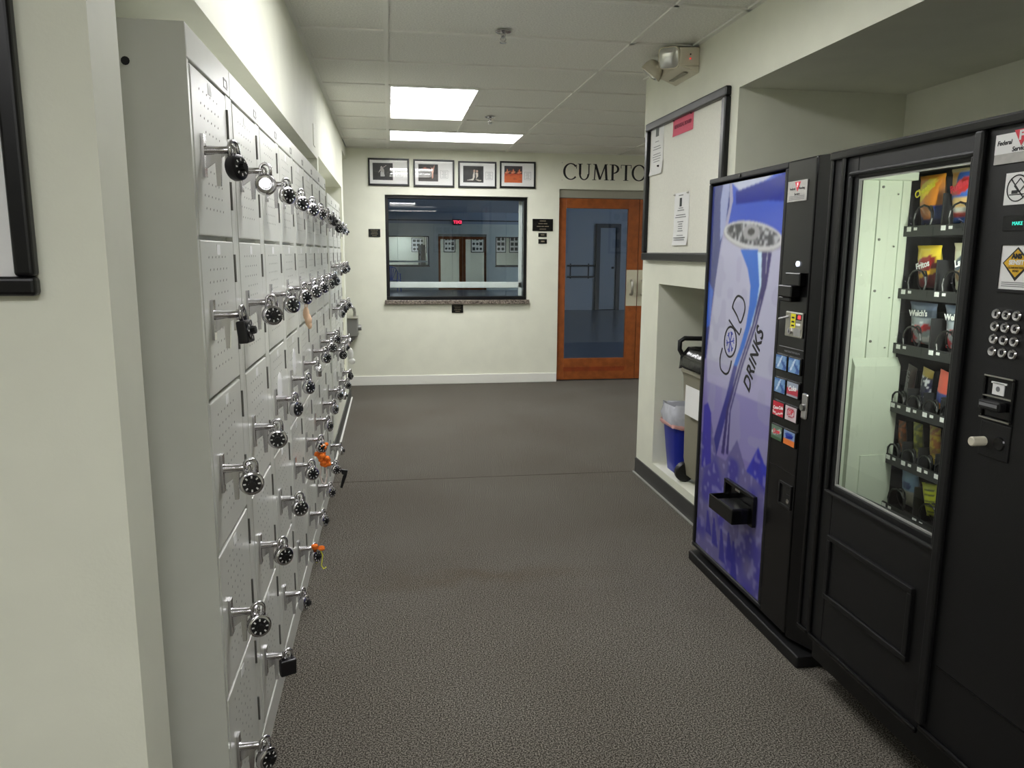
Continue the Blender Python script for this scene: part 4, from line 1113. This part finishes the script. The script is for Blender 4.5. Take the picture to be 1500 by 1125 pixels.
# ------------------------------------------------------------------ snack machine
SX, SY = 1.32, 2.20
t = thing('snack_machine', 'black glass-front snack vending machine with keypad column', 'vending machine', (SX, SY, 0), right=R_RIGHT)
snack = t
NW, NH = 1.02, 1.70
GX0, GX1, GZ0, GZ1 = .134, .588, .714, 1.618
# cabinet shell: back, sides, top, bottom
obj('cabinet', MB().box(0.01, NW, .08, NH - .01, -.86, -.80).box(.01, .06, .08, NH - .01, -.80, -.05).box(NW - .05, NW, .08, NH - .01, -.80, -.05)
    .box(.06, NW - .05, NH - .06, NH - .01, -.80, -.05).box(.06, NW - .05, .08, .2, -.80, -.05), M_blackm, t)
obj('toe_base', MB().box(.03, NW - .02, 0, .08, -.80, -.16), M_black, t)
# door
b = MB()
b.box(0, GX0, .195, NH, -.05, 0); b.box(GX0, GX1, GZ1, NH, -.05, 0); b.box(GX0, GX1, .195, GZ0, -.05, 0); b.v = [(x, y, (-.02 if (z < -.01 and x < GX0 + .001) else z)) for x, y, z in b.v]
obj('door', b, M_blackm, t, bevel=.004)
obj('control_column', MB().box(GX1 + .002, NW, .215, NH, -.05, .0), M_blackm, t, bevel=.004)
obj('door_edge_strip', MB().box(.0, .014, .2, NH - .002, 0, .008).box(.062, .078, .2, NH - .002, 0, .01), M_blackg, t, bevel=.004)
obj('top_trim', MB().box(0, NW, NH - .02, NH + .006, -.02, .012), M_blackg, t, bevel=.006)
obj('bottom_trim', MB().box(0, .06, .19, .205, 0, .01).box(.075, .59, .19, .205, 0, .012).box(.6, NW, .21, .225, 0, .012), M_blackg, t, bevel=.004)
obj('divider_post', MB().box(GX1 + .002, GX1 + .028, .23, NH - .02, 0, .016), M_blackm, t, bevel=.005)
wf = MB().ring(GX0 - .03, GX1 + .004, GZ0 - .03, GZ1 + .022, .012, 0, .012)
obj('window_frame', wf, M_blackm, t, bevel=.005)
obj('glass_edge', MB().ring(GX0, GX1, GZ0, GZ1, .004, -.012, -.004).data('glass_edge', MATS['base_edge_metal']), None, t)
obj('glass', MB().box(GX0, GX1, GZ0, GZ1, -.02, -.014), M_snackglass, t)
# lower door inset panel
obj('delivery_door', MB().ring(.14, .53, .355, .56, .016, -.002, .012).box(.156, .514, .371, .544, -.001, .004), M_blackm, t, bevel=.005)
# key lock bracket
obj('door_lock', MB().box(-.062, -.03, .88, .965, .0, .012), M_chrome, t, bevel=.005)
obj('lock_cylinder', MB().lathe([(.011, .012), (.011, .02), (.001, .02)], 14, 'Z', (-.046, .92, 0)), M_hinge, t)
# interior
b = MB(); b.box(.084, .1, .5, 1.66, -.19, -.021); b.box(.1, .1345, 1.6182, 1.66, -.19, -.021); b.box(.1, .118, .62, 1.075, -.2, -.05)
b.add([(.1, 1.075, -.2), (.118, 1.075, -.2), (.118, 1.075, -.05), (.1, 1.075, -.05), (.1, 1.1, -.2), (.1, 1.1, -.05)], [(0, 1, 4), (3, 5, 2), (1, 2, 5, 4), (0, 4, 5, 3)])
obj('liner', b, M_white_in, t)
b = MB(); b.box(.1005, .101 + .004, 1.1, 1.62, -.19, -.165); b.box(.1005, .106, 1.1, 1.62, -.105, -.09); b.box(.118, .122, .63, .80, -.17, -.09)
obj('liner_channel', b, M_white_in, t)
b = MB()
for zz in (1.6, 1.45, 1.3, 1.15): b.lathe([(.004, .106), (.004, .109), (.001, .109)], 8, 'X', (0, zz, -.1)); b.lathe([(.0025, .106), (.0025, .108), (.001, .108)], 8, 'X', (0, zz - .02, -.15))
obj('rivets', b, M_hinge, t)
SH_Z = [1.489, 1.308, 1.145, .967, .805, .652]
XT = -.18     # tray front plane
obj('tray_back', MB().box(.06, .97, .6, 1.66, -.62, -.61).box(.075, .084, .2, 1.66, -.61, -.191), M_tray, t)
TX0 = .088
slots = [2, 2, 2, 5, 5, 3]
for i, z in enumerate(SH_Z):
    tr = obj('tray', MB().box(TX0, .93, z - .03, z - .022, -.60, XT).box(TX0, .93, z - .03, z, XT - .004, XT + .002).box(TX0, .1 - .006, z - .03, z + .09, -.6, XT - .01), M_tray, t)
    step = {0: .142, 1: .142, 2: .142, 3: .071, 4: .071, 5: .142}[i]
    n = 4 if step > .1 else 7
    dv = MB(); tags = MB(); coil = MB()
    for k in range(n):
        xk = TX0 + .02 + step * k
        if k: dv.box(xk - .002, xk + .002, z - .022, z + (.085 if step > .1 else .05), -.58, XT - .006)
        tags.box(xk + .012, xk + .03, z - .016, z - .003, XT + .002, XT + .0026)
        tags.box(xk + .042, xk + .056, z - .013, z - .005, XT + .002, XT + .0026)
        r = .038 if step > .1 else .027
        cxk = xk + step / 2
        pts = []
        for q in range(61):
            a = q / 12 * 2 * PI
            pts.append((cxk + r * math.cos(a), z - .02 + r + r * math.sin(a), XT - .002 - max(0, q - 12) * .0055))
        coil.tube(pts, .003, 6)
    if dv.v: obj('divider', dv, M_tray, tr)
    obj('price_tags', tags, M_paper, tr, kind='stuff')
    obj('spiral', coil, M_black, tr, kind='stuff')
# lamp tube behind the control column
obj('lamp_tube', MB().tube([(GX1 + .022, 1.12, -.075), (GX1 + .022, 1.6, -.075)], .013, 10), M_tube, t, smooth=40)

# control column
b = obj('brand_plate', MB().box(.642, .80, 1.601, 1.664, .0, .003), M_silver, t)
obj('plate_white', MB().box(.642, .80, 1.622, 1.664, .003, .0035), M_paper, b)
tri = MB(); tri.prism([(.693, 1.668), (.735, 1.668), (.714, 1.634)], .0035, .0042)
obj('triangle_print', tri, M_red, b)
text('F', .026, .713, 1.655, .0045, M_paper, b, bold=.0012)
text('Federal', .0135, .668, 1.645, .0038, M_ink, b, shear=.15, bold=.0003)
text('Vending', .0135, .757, 1.645, .0038, M_ink, b, shear=.15, bold=.0003)
text('Service', .0135, .71, 1.629, .0038, M_ink, b, shear=.15, bold=.0003)
st = obj('warning_sticker', MB().box(.68, .80, 1.513, 1.58, 0, .0012), M_paper, t, label='white do-not-tilt warning sticker')
ic = MB()
ic.tube([(.714 + .027 * math.cos(a), 1.547 + .027 * math.sin(a), .0014) for a in np.linspace(0, 2 * PI, 28, endpoint=False)], .0014, 5, closed=True)
stroke(ic, (.696, 1.567), (.732, 1.527), .0025, .0012, .002)
for p, q in (((.706, 1.552), (.72, 1.567)), ((.72, 1.567), (.734, 1.553)), ((.734, 1.553), (.72, 1.538)), ((.72, 1.538), (.706, 1.552)), ((.694, 1.534), (.735, 1.534))): stroke(ic, p, q, .002, .0012, .002)
ic.box(.7, .716, 1.536, 1.543, .0012, .002)
obj('warning_print', ic, M_ink, st)
obj('display', MB().box(.686, .84, 1.458, 1.49, 0, .002), M_blackg, t)
text('MAKE YOUR SELECTION', .011, .712, 1.473, .0024, M_teal, t, align='LEFT', name='display_text')
sg = obj('guarantee_sticker', MB().box(.692, .80, 1.334, 1.428, 0, .0015), M_paper, t)
obj('diamond_print', MB().prism([(.698, 1.39), (.736, 1.424), (.774, 1.39), (.736, 1.352)], .0015, .002), M_ink, sg)
obj('diamond_face', MB().prism([(.702, 1.390), (.736, 1.419), (.77, 1.39), (.736, 1.360)], .002, .0025), M_gold, sg)
text('AMS', .014, .736, 1.404, .0028, M_ink, sg, bold=.0009)
text('SENSIT', .013, .736, 1.391, .0028, M_paper, sg, bold=.0006)
text('GUARANTEED', .0065, .736, 1.380, .0028, M_ink, sg)
text('VEND', .0065, .736, 1.373, .0028, M_ink, sg)
b = MB()
for q in range(3): b.box(.70, .776, 1.348 - q * .004, 1.3495 - q * .004, .0015, .002)
obj('printed_lines', b, M_inkg, sg)
obj('sticker_frame', MB().ring(.686, .81, 1.328, 1.434, .006, -.001, .0035), M_blackm, t)
KEYS = '123456789*0#'
for k in range(12):
    kx, kz = .698 + (k % 3) * .0285, 1.279 - (k // 3) * .0275
    kb = obj('keypad_button', MB().lathe([(.0115, 0), (.0115, .004), (.0095, .007), (.006, .006), (.001, .006)], 18, 'Z', (kx, kz, 0)), M_chrome, t, smooth=30)
    text(KEYS[k], .013, kx, kz, .0072, M_ink, kb, bold=.0004)
bp_ = obj('bill_acceptor', MB().ring(.684, .772, 1.045, 1.145, .006, 0, .006).box(.69, .766, 1.05, 1.14, -.004, .001), M_blackg, t, bevel=.002)
obj('trim_lines', MB().box(.688, .768, 1.141, 1.144, .006, .0075).box(.688, .768, 1.096, 1.0985, .001, .006).box(.684, .77, 1.046, 1.049, .006, .0075), M_steel, bp_)
obj('bill_icon', MB().box(.711, .743, 1.103, 1.129, .001, .0035).box(.706, .748, 1.127, 1.131, .001, .0035), M_paper, bp_)
obj('icon_print', MB().lathe([(.004, .0036), (.006, .004), (.004, .0042)], 14, 'Z', (.727, 1.116, 0)), M_inkg, bp_)
obj('bill_slot', MB().box(.694, .755, 1.068, 1.09, .001, .022), M_blackm, bp_, bevel=.004)
obj('slot_mouth', MB().box(.699, .75, 1.077, 1.084, .022, .0225), M_inkg, bp_)
cp_ = obj('coin_plate', MB().box(.688, .774, .96, 1.04, 0, .003), M_blackm, t, bevel=.002)
obj('return_knob', MB().lathe([(.011, .003), (.011, .034), (.009, .036), (.001, .036)], 18, 'Z', (.703, .993, 0)), M_ivory, cp_, smooth=40)
obj('coin_slot', MB().lathe([(.016, .003), (.014, .006), (.001, .006)], 20, 'Z', (.747, .997, 0)), M_blackg, cp_)
obj('lower_seam', MB().box(.63, .90, .40, .403, 0, .003), M_blackg, t)

# snack packets: each a thing of its own
def packet(name, label, xc, zb, w, h, dpt, paint, word=None, wcol=None, wsize=.03, wy=.6, wrot=.2, tilt=.12, rz=0):
    """pillow pack standing on a tray of the snack machine (machine axes)"""
    tt = thing(name, label, 'snack', (SX + .222, SY - xc + .015, zb), right=R_RIGHT, group='packets in the snack machine')
    tt.rotation_euler.rotate_axis('X', tilt); tt.rotation_euler.rotate_axis('Z', rz)
    nx, ny = 17, 23
    xs = np.linspace(-1, 1, nx); ys = np.linspace(0, 1, ny)
    U, V = np.meshgrid(xs, ys)
    bul = (1 - U ** 2) ** .6 * np.clip(np.sin(V * PI), 0, 1) ** .55
    wr = .12 * (vnoise(U * 2 + 5, V * 5, 1.7, hash_seed(label)) - .5)
    zf = dpt / 2 * np.clip(bul * (1 + wr * 2), 0, 2); xx_ = U * w / 2 * (1 - .08 * np.sin(V * PI) + .02 * np.sign(np.abs(V - .5) - .45))
    vs = [(x, y, z) for x, y, z in zip(xx_.ravel(), (V * h).ravel(), zf.ravel())] + [(x, y, -z - .0006) for x, y, z in zip(xx_.ravel(), (V * h).ravel(), zf.ravel())]
    fs = []; K = nx * ny
    for j in range(ny - 1):
        for i in range(nx - 1):
            a = j * nx + i; fs.append((a, a + 1, a + nx + 1, a + nx)); fs.append((K + a, K + a + nx, K + a + nx + 1, K + a + 1))
    me = bpy.data.meshes.new('wrapper'); me.from_pydata(vs, [], fs)
    u = (U.ravel() + 1) / 2; v = V.ravel()
    rgb = paint(u, v); rgb = np.concatenate([rgb, rgb])
    a = me.color_attributes.new('print', 'FLOAT_COLOR', 'POINT')
    a.data.foreach_set('color', np.concatenate([rgb, np.ones((len(rgb), 1))], 1).astype(np.float32).ravel())
    me.materials.append(M_bagprint); me.update()
    me.polygons.foreach_set('use_smooth', [True] * len(me.polygons))
    o = bpy.data.objects.new('wrapper', me); COL.objects.link(o); o.parent = tt
    if word:
        text(word, wsize, 0, h * wy, dpt / 2 + .002, wcol, tt, rot=wrot, shear=.15, bold=wsize * .03)
    return tt
def hash_seed(s): return sum(ord(c) * (i + 1) for i, c in enumerate(s)) % 9999
def base_(u, c): return np.tile(L(c), (len(u), 1))
def p_cheese(u, v):
    r = base_(u, (214, 132, 30)); fill(r, ell(u, v, .35, .7, .5, .16, .4), (236, 210, 50)); fill(r, v < .4, (40, 62, 130)); fill(r, ell(u, v, .4, .28, .3, .18), (196, 120, 60)); fill(r, v < .1, (30, 40, 90)); fill(r, v > .93, (226, 150, 40)); return r
def p_ridge(u, v):
    r = base_(u, (50, 104, 196)); fill(r, (u < .35) & (v > .5), (226, 160, 60)); fill(r, ell(u, v, .55, .68, .42, .13, .3), (206, 40, 40)); fill(r, (v < .42) & (v > .2), (232, 228, 222)); fill(r, ell(u, v, .5, .38, .4, .1), (230, 190, 120)); fill(r, (v < .2) & (v > .12), (200, 60, 50)); fill(r, v > .92, (230, 210, 160)); return r
def p_corn(u, v):
    r = base_(u, (120, 24, 30)); fill(r, v > .62, (224, 196, 50)); fill(r, ell(u, v, .5, .6, .45, .14, .25), (150, 24, 30)); fill(r, inpoly(u, v, [(0, .3), (1, .5), (1, .4), (0, .18)]), (230, 180, 50)); return r
def p_plain(u, v):
    r = base_(u, (206, 204, 180)); fill(r, ell(u, v, .5, .62, .5, .13, .35), (54, 74, 92)); fill(r, ell(u, v, .5, .3, .35, .16), (150, 112, 60)); fill(r, v > .86, (190, 184, 150)); return r
def p_fruit(u, v):
    r = base_(u, (160, 168, 178)); fill(r, (v > .66) & (v < .86), (70, 80, 94)); fill(r, v > .86, (104, 116, 140)); n = vnoise(u, v, 7, 4); fill(r, (v < .55) & (n > .6), (190, 54, 60)); fill(r, (v < .55) & (n < .3), (226, 226, 230)); return r
def p_choc(u, v): r = base_(u, (44, 32, 32)); fill(r, vnoise(u, v, 5, 2) > .7, (70, 54, 50)); return r
def p_cookie(u, v): r = base_(u, (40, 40, 66)); n = vnoise(u, v * 3, 6, 8); fill(r, n > .62, (206, 206, 214)); fill(r, v > .8, (150, 130, 60)); return r
def p_coral(u, v): r = base_(u, (206, 92, 74)); fill(r, v < .5, (70, 84, 150)); fill(r, v < .22, (220, 140, 50)); return r
def p_teal(u, v): r = base_(u, (60, 120, 136)); fill(r, ell(u, v, .5, .7, .4, .2), (160, 200, 206)); fill(r, v < .25, (200, 206, 200)); return r
def p_bar(c1, c2):
    def f(u, v): r = base_(u, c1); n = vnoise(u, v * 4, 4, 6); fill(r, n > .55, c2, .8); fill(r, (v > .3) & (v < .5), (60, 60, 40), .5); return r
    return f
def p_lime(u, v): r = base_(u, (190, 196, 50)); fill(r, (np.sin(v * 40) > .5) & (u > .2) & (u < .8), (50, 60, 40)); return r
def p_icebl(u, v): r = base_(u, (120, 150, 180)); fill(r, v < .5, (170, 166, 150)); fill(r, ell(u, v, .5, .62, .3, .1), (40, 60, 110)); return r
Z = SH_Z
packet('chip_bag', 'orange cheese-puff bag with yellow lettering, top left in the snack machine', .188, Z[0] + .004, .105, .138, .05, p_cheese, 'Cheetos', M_yel, .026, .72, .35)
packet('chip_bag', 'blue and white ridged-chip bag with red script on the top shelf', .322, Z[0] + .004, .115, .145, .05, p_ridge, 'Ruffles', M_red, .026, .68, .3)
packet('chip_bag', 'red and yellow corn-chip bag on the second shelf', .2, Z[1] + .004, .10, .122, .045, p_corn, 'Fritos', M_paper, .025, .56, .25)
packet('chip_bag', 'pale cream chip bag with blue script on the second shelf', .352, Z[1] + .004, .105, .128, .045, p_plain, "Lay's", M_paper, .026, .62, .3)
packet('fruit_snack_pouch', 'left silver fruit-snack pouch with grey banner on the third shelf', .198, Z[2] + .004, .115, .122, .035, p_fruit, "Welch's", M_paper, .024, .76, .05)
packet('fruit_snack_pouch', 'right silver fruit-snack pouch with grey banner on the third shelf', .345, Z[2] + .004, .115, .122, .035, p_fruit, "Welch's", M_paper, .024, .76, .05)
packet('chocolate_bar', 'dark brown chocolate bar with pale lettering on the fourth shelf', .148, Z[3] + .004, .04, .115, .018, p_choc, "HERSHEY'S", M_inkg, .018, .5, PI / 2, rz=-.25)
packet('candy_bar', 'dark blue candy bar with white flecks on the fourth shelf', .222, Z[3] + .004, .045, .115, .022, p_cookie, rz=-.2)
packet('candy_bar', 'coral and blue candy bar with an orange foot on the fourth shelf', .296, Z[3] + .004, .052, .118, .026, p_coral, rz=-.2)
packet('candy_bar', 'teal and white candy bar, rightmost visible on the fourth shelf', .372, Z[3] + .004, .05, .115, .026, p_teal, rz=-.2)
packet('candy_bar', 'orange-brown slim candy pack at the left of the fifth shelf', .15, Z[4] + .004, .035, .1, .02, p_bar((160, 86, 40), (70, 50, 30)))
packet('candy_bar', 'olive-green slim candy pack, second on the fifth shelf', .222, Z[4] + .004, .04, .11, .022, p_bar((150, 150, 60), (60, 70, 40)))
packet('candy_bar', 'mustard-yellow slim candy pack, third on the fifth shelf', .295, Z[4] + .004, .045, .115, .022, p_bar((176, 150, 50), (130, 60, 40)))
packet('candy_bar', 'grey and white slim candy pack at the right of the fifth shelf', .38, Z[4] + .004, .045, .11, .022, p_bar((120, 126, 136), (210, 210, 214)))
packet('snack_pack', 'ice-blue snack pouch on the bottom shelf', .21, Z[5] + .004, .075, .115, .035, p_icebl)
packet('snack_pack', 'lime yellow snack pouch leaning on the bottom shelf', .32, Z[5] + .008, .085, .1, .035, p_lime, rz=.2)

# ------------------------------------------------------------------ photo collages (seen in the studio mirror) and studio chair
def collage(label, loc, right, w, h, seed):
    t = thing('photo_collage', label, 'picture', loc, right=right, group='photo collages on the hall walls')
    obj('frame', MB().ring(0, w, 0, h, .03, 0, .025), M_frame, t)
    obj('mat_board', MB().box(.02, w - .02, .02, h - .02, .001, .006), M_mat, t)
    rnd = random.Random(seed)
    for j in range(3):
        for i in range(3):
            cw, ch = (w - .1) / 3, (h - .1) / 3; x0, y0 = .05 + i * cw, .05 + j * ch
            if rnd.random() < .3: obj('photograph', MB().lathe([(.001, .008), (min(cw, ch) * .36, .008), (min(cw, ch) * .36, .006)], 16, 'Z', (x0 + cw / 2, y0 + ch / 2, 0)), MATS['dark_halftone'], t)
            else: obj('photograph', MB().box(x0 + cw * .12, x0 + cw * .88, y0 + ch * .18, y0 + ch * .82, .006, .008), MATS['dark_halftone'], t)
for k, (x, w) in enumerate([(2.75, .5), (3.95, .55), (4.9, .62), (5.65, .62)]):
    collage('framed photo collage on the side-hall wall, %s from its corner, seen only in the mirror' % ORD[k], (x, 4.65, 1.4), R_REAR, w, .72, 30 + k)
collage('framed photo collage on the rear wall behind the camera', (1.9, -4.6, 1.4), R_REAR, .72, .75, 40)
t = thing('plastic_chair', 'blue plastic armchair with slatted fan back, low behind the window glass', 'chair', (.08, 9.3, 0), rotz=2.9)
obj('seat', MB().hexa([(-.22, -.22, .40), (.22, -.22, .40), (.2, .2, .38), (-.2, .2, .38)], [(-.22, -.22, .43), (.22, -.22, .43), (.2, .2, .41), (-.2, .2, .41)]), M_chair, t, bevel=.01)
obj('back_rim', MB().tube([(-.24, .18, .4), (-.27, .24, .68), (-.2, .28, .83), (0, .3, .88), (.2, .28, .83), (.27, .24, .68), (.24, .18, .4)], .02, 8), M_chair, t, smooth=50)
for k in range(7):
    a = -.9 + .3 * k
    obj('back_slat', MB().hexa([(.02 * k - .06 - .012, .2, .41), (.02 * k - .06 + .012, .2, .41), (.02 * k - .06 + .012, .21, .41), (.02 * k - .06 - .012, .21, .41)],
        [(a * .24 - .018, .28, .87 - .16 * a * a), (a * .24 + .018, .28, .87 - .16 * a * a), (a * .24 + .018, .29, .87 - .16 * a * a), (a * .24 - .018, .29, .87 - .16 * a * a)]), M_chair, t)
for s in (-1, 1):
    obj('armrest', MB().tube([(s * .26, .22, .64), (s * .27, 0, .64), (s * .26, -.2, .62)], .02, 8), M_chair, t, smooth=50)
    for q in (-1, 1):
        obj('leg', MB().tube([(s * .24, q * .2, .62 if q < 0 else .42), (s * .26, q * .24, 0)], [.02, .016], 8), M_chair, t, smooth=50)

bpy.context.view_layer.update()
